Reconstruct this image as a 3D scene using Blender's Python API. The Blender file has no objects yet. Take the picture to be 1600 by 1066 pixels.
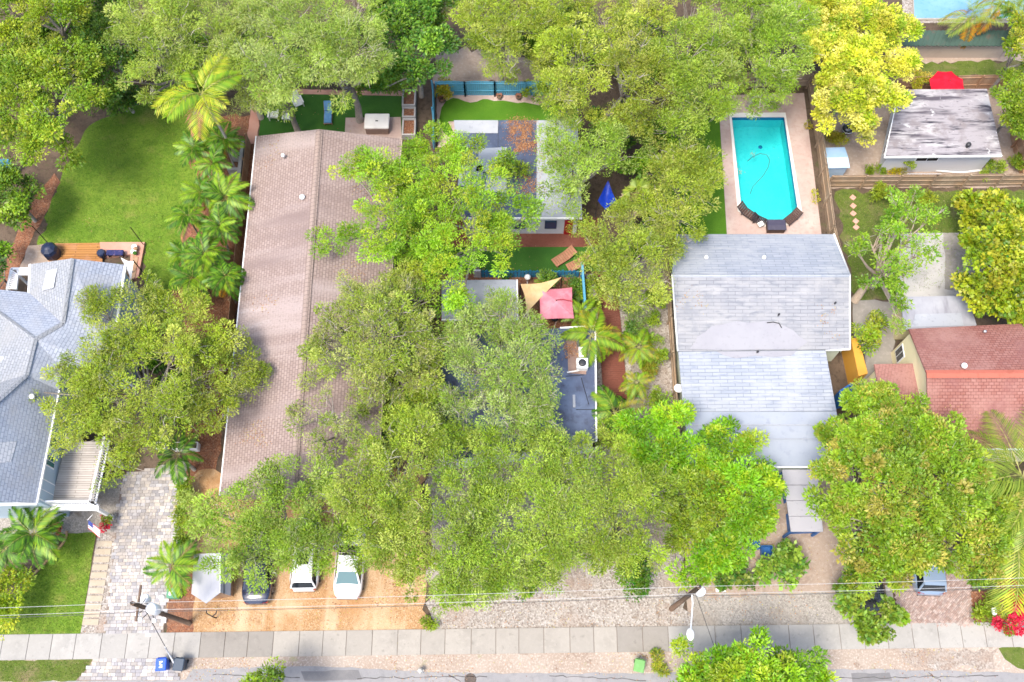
import bpy, math, random
import numpy as np
from mathutils import Vector, Matrix
R = math.radians
random.seed(7); RNG = np.random.default_rng(7)
scene = bpy.context.scene
COL = scene.collection

# ------------------------------------------------------------------ camera, world, sun, exposure
CAM_H, TILT, FPX = 63.8, R(21.7), 1550.0
cam_d = bpy.data.cameras.new('camera'); cam = bpy.data.objects.new('camera', cam_d); COL.objects.link(cam)
cam.location = (0, 0, CAM_H); cam.rotation_euler = (TILT, 0, 0)
cam_d.sensor_width = 36; cam_d.lens = 36 * FPX / 1600; cam_d.clip_end = 3000
scene.camera = cam
SUN_EL, SUN_AZ = R(66), R(222)          # azimuth clockwise from north (+Y): from the south-west
world = bpy.data.worlds.new('World'); scene.world = world; world.use_nodes = True
wn = world.node_tree; wn.nodes.clear()
sky = wn.nodes.new('ShaderNodeTexSky'); sky.sky_type = 'NISHITA'; sky.sun_disc = False
sky.sun_elevation = SUN_EL; sky.sun_rotation = SUN_AZ; sky.dust_density = 3.0; sky.ozone_density = 0.6
bg = wn.nodes.new('ShaderNodeBackground'); bg.inputs[1].default_value = 0.125
wo = wn.nodes.new('ShaderNodeOutputWorld')
wn.links.new(sky.outputs[0], bg.inputs[0]); wn.links.new(bg.outputs[0], wo.inputs[0])
sun_d = bpy.data.lights.new('sun', 'SUN'); sun_d.energy = 1.5; sun_d.angle = R(16); sun_d.color = (1.0, 0.93, 0.82)
sun = bpy.data.objects.new('sun', sun_d); COL.objects.link(sun)
sd = Vector((math.sin(SUN_AZ) * math.cos(SUN_EL), math.cos(SUN_AZ) * math.cos(SUN_EL), math.sin(SUN_EL)))
sun.rotation_euler = (-sd).to_track_quat('-Z', 'Y').to_euler(); sun.location = sd * 100
scene.view_settings.view_transform = 'Standard'; scene.view_settings.look = 'None'
scene.view_settings.gamma = 1; scene.view_settings.use_curve_mapping = False
scene.view_settings.exposure = 1.66
scene.cycles.filter_width = 1.6
scene.cycles.max_bounces = 6; scene.cycles.transparent_max_bounces = 8
scene.cycles.diffuse_bounces = 3; scene.cycles.glossy_bounces = 2; scene.cycles.transmission_bounces = 4

# ------------------------------------------------------------------ survey helper: photo pixel + height -> place on the ground plan (metres)
CT, ST = math.cos(TILT), math.sin(TILT)
def W(px, py, z=0.0):
    u = (px - 800) / FPX; v = (py - 533) / FPX
    dz = -CT - v * ST; dy = ST - v * CT
    t = (z - CAM_H) / dz
    return Vector((u * t, dy * t, z))
def ppm(px, py, z=0.0):                      # pixels per metre there
    return FPX * (CT + (py - 533) / FPX * ST) / (CAM_H - z)

# ------------------------------------------------------------------ node helpers / materials
MATS = {}
class NT:
    def __init__(s, name):
        s.m = bpy.data.materials.new(name); s.m.use_nodes = True; s.t = s.m.node_tree; s.t.nodes.clear()
        s.out = s.n('ShaderNodeOutputMaterial'); MATS[name] = s.m
    def n(s, ty, **kw):
        x = s.t.nodes.new(ty)
        for k, v in kw.items(): setattr(x, k, v)
        return x
    def l(s, a, b): s.t.links.new(a, b)
    def coord(s, kind, stretch=None):
        if kind == 'uv': o = s.n('ShaderNodeUVMap').outputs[0]
        elif kind == 'pos': o = s.n('ShaderNodeNewGeometry').outputs['Position']
        else: o = s.n('ShaderNodeTexCoord').outputs['Object']
        if stretch:
            mp = s.n('ShaderNodeMapping'); mp.inputs['Scale'].default_value = stretch; s.l(o, mp.inputs[0]); o = mp.outputs[0]
        return o
    def mix(s, f, a, b, mode='MIX'):
        x = s.n('ShaderNodeMix', data_type='RGBA', blend_type=mode)
        for sock, val in ((x.inputs[0], f), (x.inputs[6], a), (x.inputs[7], b)):
            if hasattr(val, 'is_linked') or hasattr(val, 'links'): s.l(val, sock)
            elif isinstance(val, (int, float)): sock.default_value = val
            else: sock.default_value = (*val, 1)
        return x.outputs[2]
    def noise(s, vec, scale, lo, hi, detail=4, rough=.6):
        x = s.n('ShaderNodeTexNoise'); x.inputs['Scale'].default_value = scale; x.inputs['Detail'].default_value = detail
        x.inputs['Roughness'].default_value = rough; s.l(vec, x.inputs['Vector'])
        r = s.n('ShaderNodeMapRange'); r.inputs[1].default_value = lo; r.inputs[2].default_value = hi; s.l(x.outputs[0], r.inputs[0])
        return r.outputs[0]
    def layers(s, col, layers, kind):
        for L in layers:
            sc_, c2, lo, hi = L[:4]; st = L[4] if len(L) > 4 else None
            col = s.mix(s.noise(s.coord(kind, st), sc_, lo, hi), col, c2)
        return col
    def finish(s, col, rough, bump=0, bscale=30, kind='pos', spec=.25, metal=0, height=None, coat=0, stretch=None):
        b = s.n('ShaderNodeBsdfPrincipled')
        if isinstance(col, tuple): b.inputs['Base Color'].default_value = (*col, 1)
        else: s.l(col, b.inputs['Base Color'])
        b.inputs['Roughness'].default_value = rough; b.inputs['Specular IOR Level'].default_value = spec
        b.inputs['Metallic'].default_value = metal; b.inputs['Coat Weight'].default_value = coat
        if bump:
            bp = s.n('ShaderNodeBump'); bp.inputs['Strength'].default_value = bump; bp.inputs['Distance'].default_value = .04
            if height is None:
                x = s.n('ShaderNodeTexNoise'); x.inputs['Scale'].default_value = bscale; x.inputs['Detail'].default_value = 5
                s.l(s.coord(kind, stretch), x.inputs['Vector']); height = x.outputs[0]
            s.l(height, bp.inputs['Height']); s.l(bp.outputs[0], b.inputs['Normal'])
        s.l(b.outputs[0], s.out.inputs[0]); return s.m
def surf(name, base, layers=(), rough=.85, bump=.25, bscale=30, kind='pos', spec=.2, metal=0, coat=0):
    s = NT(name); c = s.layers(base, layers, kind) if layers else base
    return s.finish(c, rough, bump, bscale, kind, spec, metal, coat=coat)
def shingle(name, c1, c2, mortar, w=.33, h=.2, layers=(), squash=.5):
    s = NT(name); x = s.n('ShaderNodeTexBrick'); x.offset = squash
    uv = s.coord('uv'); s.l(uv, x.inputs['Vector'])
    x.inputs['Scale'].default_value = 1; x.inputs['Brick Width'].default_value = w; x.inputs['Row Height'].default_value = h
    x.inputs['Mortar Size'].default_value = .022; x.inputs['Mortar Smooth'].default_value = .6; x.inputs['Bias'].default_value = 0
    x.inputs['Color1'].default_value = (*c1, 1); x.inputs['Color2'].default_value = (*c2, 1); x.inputs['Mortar'].default_value = (*mortar, 1)
    c = s.layers(x.outputs[0], layers, 'uv')
    inv = s.n('ShaderNodeMath', operation='SUBTRACT'); inv.inputs[0].default_value = 1; s.l(x.outputs['Fac'], inv.inputs[1])
    return s.finish(c, .9, .5, height=inv.outputs[0], spec=.1)
def boards(name, c1, c2, gap, w=3.0, h=.14, layers=(), rough=.75):
    return shingle(name, c1, c2, gap, w, h, layers, .37)
def speckle(name, base, cols, scale, layers=(), rough=.9, bump=.6):
    """loose stones: voronoi cells in several colours"""
    s = NT(name); v = s.n('ShaderNodeTexVoronoi'); v.inputs['Scale'].default_value = scale; s.l(s.coord('pos'), v.inputs['Vector'])
    sep = s.n('ShaderNodeSeparateColor'); s.l(v.outputs['Color'], sep.inputs[0])
    cr = s.n('ShaderNodeValToRGB'); s.l(sep.outputs[0], cr.inputs[0]); e = cr.color_ramp.elements
    e[0].color = (*base, 1); e[1].color = (*cols[-1], 1)
    for i, c in enumerate(cols[:-1]):
        q = e.new((i + 1) / len(cols)); q.color = (*c, 1)
    c = s.layers(cr.outputs[0], layers, 'pos')
    return s.finish(c, rough, bump, height=v.outputs['Distance'], spec=.15)
def leafmat(name, trans=.35, gloss=.025):
    s = NT(name); a = s.n('ShaderNodeAttribute', attribute_name='Col')
    d = s.n('ShaderNodeBsdfDiffuse'); t = s.n('ShaderNodeBsdfTranslucent'); g = s.n('ShaderNodeBsdfGlossy'); g.inputs['Roughness'].default_value = .45
    s.l(a.outputs[0], d.inputs[0]); s.l(s.mix(1.0, a.outputs[0], (1.25, 1.15, .55), 'MULTIPLY'), t.inputs[0])
    m = s.n('ShaderNodeMixShader'); m.inputs[0].default_value = trans; s.l(d.outputs[0], m.inputs[1]); s.l(t.outputs[0], m.inputs[2])
    m2 = s.n('ShaderNodeMixShader'); m2.inputs[0].default_value = gloss; s.l(m.outputs[0], m2.inputs[1]); s.l(g.outputs[0], m2.inputs[2])
    s.l(m2.outputs[0], s.out.inputs[0]); return s.m
def water(name, tint, gl=.06):
    s = NT(name); t = s.n('ShaderNodeBsdfTransparent'); t.inputs[0].default_value = (*tint, 1)
    g = s.n('ShaderNodeBsdfGlossy'); g.inputs['Roughness'].default_value = .05
    bp = s.n('ShaderNodeBump'); bp.inputs['Strength'].default_value = .5; bp.inputs['Distance'].default_value = .06; x = s.n('ShaderNodeTexNoise'); x.inputs['Scale'].default_value = 3.5; x.inputs['Detail'].default_value = 4
    s.l(s.coord('pos'), x.inputs['Vector']); s.l(x.outputs[0], bp.inputs['Height']); s.l(bp.outputs[0], g.inputs['Normal'])
    m = s.n('ShaderNodeMixShader'); m.inputs[0].default_value = gl; s.l(t.outputs[0], m.inputs[1]); s.l(g.outputs[0], m.inputs[2])
    s.l(m.outputs[0], s.out.inputs[0]); return s.m
def paint(name, c, rough=.5, spec=.4, metal=0, coat=0): return surf(name, c, rough=rough, bump=0, spec=spec, metal=metal, coat=coat)

# ground
surf('earth', (.085,.06,.042), [(.35,(.13,.095,.068),.45,.68),(3,(.05,.036,.026),.5,.72),(14,(.17,.13,.10),.6,.76),(1.2,(.06,.07,.025),.58,.72)], bump=.6, bscale=9)
surf('lawn', (0.103,0.197,0.014), [(.28,(0.161,0.245,0.026),.4,.62),(1.1,(0.075,0.149,0.012),.48,.68),(.45,(0.245,0.225,0.066),.57,.74),(2.6,(0.194,0.251,0.036),.55,.72),(9,(0.058,0.115,0.012),.48,.68),(34,(0.180,0.272,0.036),.5,.72)], bump=.8, bscale=45)
surf('lawn_rough', (.09,.125,.02), [(.5,(.19,.15,.08),.48,.68),(2.2,(.05,.085,.012),.5,.7),(9,(.22,.18,.11),.58,.72),(30,(.12,.16,.03),.5,.7)], bump=.9, bscale=35)
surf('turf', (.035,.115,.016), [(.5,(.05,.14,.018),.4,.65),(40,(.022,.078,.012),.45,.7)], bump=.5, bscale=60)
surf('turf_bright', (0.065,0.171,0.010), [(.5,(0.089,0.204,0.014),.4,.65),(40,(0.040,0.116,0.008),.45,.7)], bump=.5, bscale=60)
speckle('mulch', (.185,.075,.040), [(.27,.12,.065),(.13,.055,.035),(.32,.18,.11)], 13, [(.5,(.16,.09,.06),.5,.7)])
speckle('orange_gravel', (0.318,0.189,0.090), [(0.396,0.249,0.129),(0.267,0.150,0.069),(0.447,0.318,0.198)], 15, [(1,(0.464,0.344,0.224),.50,.64,(.55,.07,1)),(.3,(0.482,0.344,0.215),.50,.70),(.22,(0.310,0.163,0.065),.55,.75),(1.1,(0.258,0.146,0.069),.62,.78)], bump=.4)
speckle('pale_gravel', (0.255,0.220,0.189), [(0.370,0.339,0.304),(0.176,0.145,0.123),(0.422,0.396,0.365)], 11, [(.35,(0.264,0.194,0.150),.52,.75),(1.5,(0.176,0.132,0.097),.6,.75)])
speckle('grey_gravel', (.26,.24,.215), [(.34,.315,.28),(.20,.18,.16),(.39,.36,.325)], 13, [(.4,(.25,.215,.18),.5,.72),(1.4,(.19,.155,.12),.6,.75)], bump=.4)
surf('sand', (.32,.25,.20), [(.8,(.23,.17,.135),.5,.7),(5,(.39,.33,.28),.5,.7),(20,(.25,.19,.15),.58,.75)], bump=.5, bscale=18)
surf('concrete', (.345,.32,.285), [(.6,(.285,.26,.23),.48,.7),(4,(.375,.35,.32),.5,.7),(22,(.26,.24,.21),.6,.78)], bump=.15)
surf('concrete_new', (.40,.385,.36), [(.5,(.345,.33,.305),.5,.72),(6,(.43,.415,.39),.5,.7),(1.3,(.30,.285,.26),.62,.78)], bump=.12)
surf('concrete_old', (.27,.25,.225), [(.7,(.22,.20,.18),.45,.7),(3,(.315,.29,.265),.5,.7),(18,(.19,.17,.15),.6,.76)], bump=.2)
for k_, f_ in enumerate((.96, 1.0, 1.04)):
    for nm_, c_ in (('concrete_new', (.312,.300,.280)), ('concrete', (.30,.278,.248)), ('concrete_old', (.24,.222,.20))):
        q_ = lambda t: tuple(x * f_ * t for x in c_)
        surf(f'{nm_}_{k_}', q_(1), [(.6, q_(.86), .48, .7), (4, q_(1.06), .5, .7), (1.7 + k_, q_(.72), .60, .74), (22, q_(.78), .6, .78)], bump=.15)
surf('asphalt_patch', (.15,.147,.15), [(1.2,(.18,.175,.175),.45,.7),(26,(.21,.20,.20),.55,.75)], bump=.3, bscale=40)
surf('rust_iron', (.085,.07,.062), [(6,(.13,.095,.075),.5,.7)], rough=.7, bump=.2)
paint('pool_tile', (.02,.13,.30), .25, .5)
paint('crack', (.055,.05,.048), .9)
surf('asphalt', (0.224,0.221,0.226), [(.25,(0.274,0.263,0.260),.45,.7),(2.2,(0.190,0.188,0.192),.5,.7),(26,(0.291,0.280,0.282),.55,.75)], bump=.3, bscale=40)
surf('verge_dirt', (.29,.23,.185), [(.3,(.35,.30,.255),.42,.65),(1.2,(.20,.145,.11),.56,.72),(8,(.45,.40,.35),.5,.7),(.8,(.20,.22,.08),.64,.78)], bump=.5, bscale=14)
surf('pool_deck', (.42,.31,.275), [(.5,(.47,.385,.345),.45,.68),(3,(.38,.27,.24),.5,.7),(18,(.46,.365,.33),.55,.75)], bump=.15)
surf('white_concrete', (0.425,0.412,0.399), [(.6,(0.357,0.344,0.332),.5,.7),(3,(0.204,0.187,0.178),.62,.74)], bump=.12)
surf('joint_sand', (.19,.15,.125), [(3,(.11,.13,.05),.6,.75)], bump=.3)
# roofs
shingle('shingle_blue_grey', (0.271,0.301,0.362), (0.334,0.365,0.427), (0.167,0.187,0.232), .36, .21, [(.35,(0.298,0.306,0.325),.45,.7),(.12,(0.362,0.392,0.445),.5,.7),(5,(0.235,0.264,0.316),.55,.75)])
shingle('shingle_west_shading', (0.245,0.260,0.280), (0.301,0.312,0.333), (0.151,0.160,0.179), .36, .21, [(.35,(0.277,0.280,0.280),.45,.7),(5,(0.213,0.228,0.252),.55,.75)])  # same blue grey shingle; the west slopes' duller light is put into its colour
shingle('shingle_patch', (.47,.475,.50), (.40,.415,.45), (.26,.275,.305), .36, .21)
shingle('shingle_brown', (0.256,0.196,0.178), (0.311,0.245,0.226), (0.164,0.122,0.110), .3, .2, [(1,(0.332,0.273,0.260),.50,.66,(.45,.05,1)),(1,(0.207,0.157,0.148),.54,.72,(.36,.06,1)),(1,(0.392,0.335,0.326),.64,.74,(.9,.1,1)),(7,(0.207,0.154,0.143),.55,.75)])
shingle('shingle_ridge_brown', (.27,.21,.185), (.30,.235,.21), (.17,.13,.115), .3, .3)
shingle('shingle_pale', (0.257,0.286,0.336), (0.312,0.336,0.383), (0.176,0.198,0.241), .95, .24, [(.3,(0.334,0.354,0.388),.45,.66),(3,(0.212,0.240,0.294),.55,.72,(.3,1,1)),(1,(0.361,0.378,0.407),.56,.7,(.25,1.3,1))])
shingle('shingle_pale_sun_tone', (0.228,0.236,0.260), (0.276,0.282,0.300), (0.148,0.156,0.180), .95, .24, [(.3,(0.288,0.290,0.300),.45,.66),(3,(0.172,0.184,0.212),.53,.70,(.3,1,1)),(1,(0.320,0.320,0.328),.56,.7,(.25,1.3,1)),(.8,(0.216,0.224,0.248),.52,.7)])  # same pale shingle for the south slope, warm sunlight put into its colour
shingle('shingle_red', (0.256,0.110,0.090), (0.310,0.154,0.131), (0.147,0.058,0.049), .32, .2, [(.3,(0.325,0.177,0.153),.45,.68),(.5,(0.224,0.098,0.090),.52,.72),(6,(0.202,0.089,0.077),.55,.75)])
surf('ridge_red', (.38,.115,.08), [(3,(.32,.09,.06),.5,.7)], bump=.1)
surf('membrane_pale', (0.270,0.302,0.360), [(.35,(0.310,0.338,0.387),.45,.7),(2,(0.234,0.261,0.320),.55,.72)], rough=.7, bump=.08)
surf('coating_white', (0.282,0.282,0.307), [(.5,(0.254,0.254,0.282),.48,.7),(4,(0.233,0.233,0.257),.58,.75)], rough=.7, bump=.1)
surf('membrane_white', (0.340,0.336,0.361), [(.4,(0.323,0.319,0.348),.5,.7),(4,(0.264,0.259,0.281),.60,.75)], rough=.7, bump=.1)
surf('membrane_navy', (.055,.072,.125), [(.4,(.10,.135,.215),.45,.68),(2,(.045,.055,.09),.5,.72),(9,(.16,.18,.24),.62,.75)], rough=.45, bump=.15, bscale=12, spec=.4)
surf('membrane_grey', (.30,.32,.36), [(.5,(.36,.375,.41),.45,.7),(3,(.22,.23,.26),.56,.75)], rough=.7, bump=.1)
surf('weathered_roof', (.29,.27,.285), [(1,(.40,.385,.39),.50,.62,(.5,.8,1)),(1,(.085,.075,.09),.49,.62,(.22,1.5,1)),(1,(.045,.042,.055),.55,.66,(.45,3.6,1)),(.9,(.20,.175,.18),.53,.70),(6,(.12,.11,.125),.58,.72,(.4,1,1)),(1.1,(.50,.49,.50),.64,.70)], bump=.3, bscale=12)
surf('metal_grey_roof', (.27,.275,.31), [(.5,(.34,.35,.385),.45,.7),(2,(.21,.21,.245),.55,.72,(1,.2,1))], rough=.6, bump=.1)
surf('metal_green_roof', (.038,.072,.056), [(.4,(.055,.09,.072),.45,.7),(1.6,(.085,.07,.055),.56,.72)], rough=.6, bump=.2)
surf('shed_roof_pale', (0.360,0.367,0.402), [(.6,(0.418,0.418,0.438),.45,.7)], rough=.6, bump=.05)
surf('shed_roof_blue', (.27,.40,.54), [(.8,(.34,.46,.58),.45,.7)], rough=.55, bump=.05)
surf('shed_wall_blue', (.36,.50,.66), [(.8,(.42,.54,.68),.45,.7)], rough=.55, bump=.05)
# walls / timber / things
surf('white_wall', (.55,.56,.585), [(.6,(.48,.49,.52),.5,.72)], rough=.7, bump=.06)
surf('blue_white_wall', (.40,.49,.56), [(.6,(.35,.45,.54),.5,.72)], rough=.7, bump=.06)
surf('yellow_wall', (.74,.66,.42), [(.6,(.68,.60,.37),.5,.72)], rough=.75, bump=.08)
surf('ochre_wall', (.55,.28,.045), [(1,(.48,.24,.04),.5,.72)], rough=.8, bump=.08)
surf('pale_green_wall', (.60,.66,.54), [(.6,(.54,.60,.49),.5,.72)], rough=.75, bump=.06)
surf('plaster_tan', (.42,.34,.29), [(.8,(.36,.29,.25),.5,.72)], rough=.8, bump=.1)
paint('white_trim', (.80,.80,.80), .5)
surf('white_plastic', (.76,.75,.74), [(3,(.68,.67,.65),.5,.75)], rough=.5, bump=0)
boards('deck_grey', (.36,.33,.30), (.44,.405,.375), (.21,.185,.165), 2.4, .15, [(.5,(.47,.435,.405),.5,.7)])
boards('deck_wood', (.44,.22,.075), (.33,.155,.055), (.12,.055,.025), 2.4, .14, [(.6,(.40,.21,.12),.5,.7)])
boards('deck_red', (.155,.052,.034), (.20,.075,.05), (.075,.025,.018), 2.4, .15, [(.5,(.17,.075,.055),.5,.72)])
surf('deck_red_plain', (.165,.058,.040), [(.6,(.20,.08,.058),.5,.7),(9,(.13,.046,.032),.5,.7)], bump=.2)
surf('terracotta', (.47,.24,.18), [(.7,(.52,.31,.25),.45,.7)], rough=.85, bump=.12)
surf('fence_wood', (.30,.22,.155), [(1.5,(.38,.30,.22),.45,.7,(1,1,.2)),(5,(.22,.155,.11),.55,.75,(1,1,.15)),(.6,(.35,.24,.15),.5,.7)], bump=.3, bscale=20)
surf('fence_wood_red', (.34,.20,.12), [(1.5,(.42,.29,.19),.45,.7,(1,1,.2)),(5,(.25,.14,.09),.55,.75)], bump=.3, bscale=20)
surf('fence_blue', (.085,.29,.43), [(.8,(.12,.345,.48),.45,.7),(5,(.065,.24,.37),.55,.75)], rough=.65, bump=.12)
surf('fence_blue_deep', (.028,.20,.37), [(.8,(.045,.25,.42),.45,.7)], rough=.6, bump=.1)
surf('grey_block', (.40,.38,.37), [(.8,(.32,.30,.29),.5,.72)], bump=.2)
surf('bark', (.27,.235,.205), [(3,(.38,.345,.31),.48,.7,(1,1,.3)),(9,(.15,.125,.105),.52,.72)], bump=.6, bscale=14)
surf('twig_pale', (.44,.40,.35), [(3,(.34,.30,.26),.5,.7)], bump=0)
surf('bark_tan', (.43,.34,.265), [(3,(.52,.44,.36),.48,.7,(1,1,.3)),(7,(.27,.205,.16),.55,.72)], bump=.5, bscale=14)
surf('palm_trunk', (.33,.30,.26), [(6,(.24,.21,.18),.5,.7,(.3,.3,2))], bump=.5, bscale=10)
surf('pole_wood', (.13,.085,.06), [(4,(.21,.15,.11),.5,.7,(1,1,.1)),(9,(.07,.05,.04),.52,.72,(1,1,.1))], bump=.4)
paint('transformer_grey', (.74,.75,.76), .45)
paint('wire', (.46,.46,.46), .5)
paint('wire_dark', (.06,.06,.065), .6)
paint('black', (.012,.012,.014), .5)
paint('dark_metal', (.035,.035,.04), .45)
surf('navy_cover', (.012,.020,.052), [(3,(.02,.032,.075),.5,.7)], rough=.35, bump=.05, spec=.5)
surf('navy_mat', (.03,.035,.12), [(8,(.20,.13,.22),.56,.68),(4,(.015,.02,.06),.5,.7)], bump=.1)
surf('wicker_dark', (.036,.028,.032), [(20,(.07,.055,.055),.5,.7)], rough=.6, bump=.3, bscale=60)
surf('wicker_brown', (.075,.045,.038), [(20,(.12,.075,.06),.5,.7)], rough=.6, bump=.3, bscale=60)
surf('storage_box', (.055,.052,.085), [(4,(.07,.065,.10),.5,.7)], rough=.5, bump=.05)
surf('teak', (.33,.16,.095), [(4,(.40,.21,.13),.5,.7),(12,(.24,.11,.07),.55,.75)], bump=.15)
surf('blue_cushion', (.10,.235,.42), [(4,(.13,.28,.47),.5,.7)], rough=.9, bump=.1)
surf('white_cloth', (.80,.77,.73), [(2,(.74,.70,.66),.5,.7)], rough=.8, bump=.1)
surf('tub_brown', (.25,.17,.14), [(4,(.31,.22,.18),.5,.7)], bump=.1)
surf('sail_tan', (.50,.345,.165), [(1.1,(.58,.42,.22),.45,.62),(3,(.43,.29,.14),.52,.7,(1,.4,1)),(.5,(.55,.40,.24),.5,.7)], rough=.9, bump=.5, bscale=2.5)
surf('pink_cloth', (.52,.165,.215), [(1.1,(.60,.23,.285),.45,.62),(3,(.45,.135,.18),.52,.7,(.4,1,1)),(.5,(.60,.27,.31),.52,.7)], rough=.9, bump=.5, bscale=2.5)
surf('red_cloth', (.50,.006,.022), [(1.4,(.60,.014,.036),.45,.62),(3,(.42,.004,.016),.52,.7)], rough=.85, bump=.5, bscale=2.5)
surf('blue_tarp', (.008,.035,.34), [(2,(.014,.055,.42),.45,.7)], rough=.4, bump=.2, bscale=4)
paint('red_paint', (.30,.008,.014), .5)
paint('blue_paint', (.016,.11,.33), .5)
paint('blue_bin', (.010,.075,.46), .4)
paint('navy_bin', (.035,.055,.085), .45)
surf('green_box', (.10,.255,.165), [(3,(.13,.29,.19),.5,.7)], rough=.55, bump=0)
surf('green_bin', (.14,.31,.10), [(3,(.17,.35,.13),.5,.7)], rough=.55, bump=0)
paint('car_white', (0.671,0.671,0.679), .25, .5, 0, .8)
paint('car_silver', (.50,.52,.55), .3, .5, .3, .8)
paint('car_navy', (.012,.018,.045), .22, .5, 0, .9)
paint('car_black', (.012,.014,.018), .25, .5, 0, .8)
paint('car_bluegrey', (.20,.265,.36), .3, .5, .2, .8)
paint('glass_dark', (.012,.017,.022), .06, .8)
paint('glass_tint', (.09,.16,.165), .07, .8)
paint('window_teal', (.02,.13,.115), .12, .7)
paint('window_navy', (.014,.045,.105), .12, .7)
paint('rubber', (.018,.018,.018), .8)
paint('chrome', (.55,.56,.58), .2, .6, .8)
paint('tail_red', (.35,.012,.012), .25, .6)
paint('hydrant', (.52,.50,.46), .6)
paint('terracotta_pot', (.22,.10,.065), .8)
paint('flag_blue', (.03,.05,.22), .8); paint('flag_red', (.52,.03,.05), .8); paint('flag_white', (.76,.75,.74), .8)
surf('brick_edge', (.40,.24,.13), [(3,(.50,.33,.20),.5,.7)], bump=.3)
surf('path_slab', (.37,.31,.235), [(1,(.41,.355,.285),.5,.7),(8,(.31,.255,.19),.55,.72)], bump=.15)
surf('stone_coral', (.56,.30,.235), [(3,(.60,.36,.29),.5,.7)], bump=.2)
surf('dead_frond', (.40,.27,.16), [(6,(.30,.19,.11),.5,.7)], bump=.2)
surf('litter', (.36,.17,.09), [(6,(.24,.10,.055),.5,.7)], bump=.2)
surf('pool_floor', (.09,.60,.62), [(.5,(.13,.66,.67),.4,.7),(5,(.07,.54,.57),.5,.7)], rough=.6, bump=.1)
paint('pool_coping', (.74,.71,.67), .7, .2)
water('pool_water', (.50,.95,.95))
surf('blue_water', (.15,.31,.46), [(.5,(.20,.36,.50),.45,.7),(3,(.115,.265,.41),.55,.72)], rough=.12, bump=.1, bscale=3, spec=.5)
for nm, tr in (('leaf', .33), ('leaf_thick', .20), ('palm_leaf', .28)): leafmat(nm, tr)
# per-piece coloured paving (attribute)
def pavemat(name):
    s = NT(name); a = s.n('ShaderNodeAttribute', attribute_name='Col'); c = s.layers(a.outputs[0], [(6, (.20,.18,.165), .58, .78), (.35, (.22,.20,.19), .5, .8)], 'pos')
    return s.finish(c, .85, .2, 40)
pavemat('paver')

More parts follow.
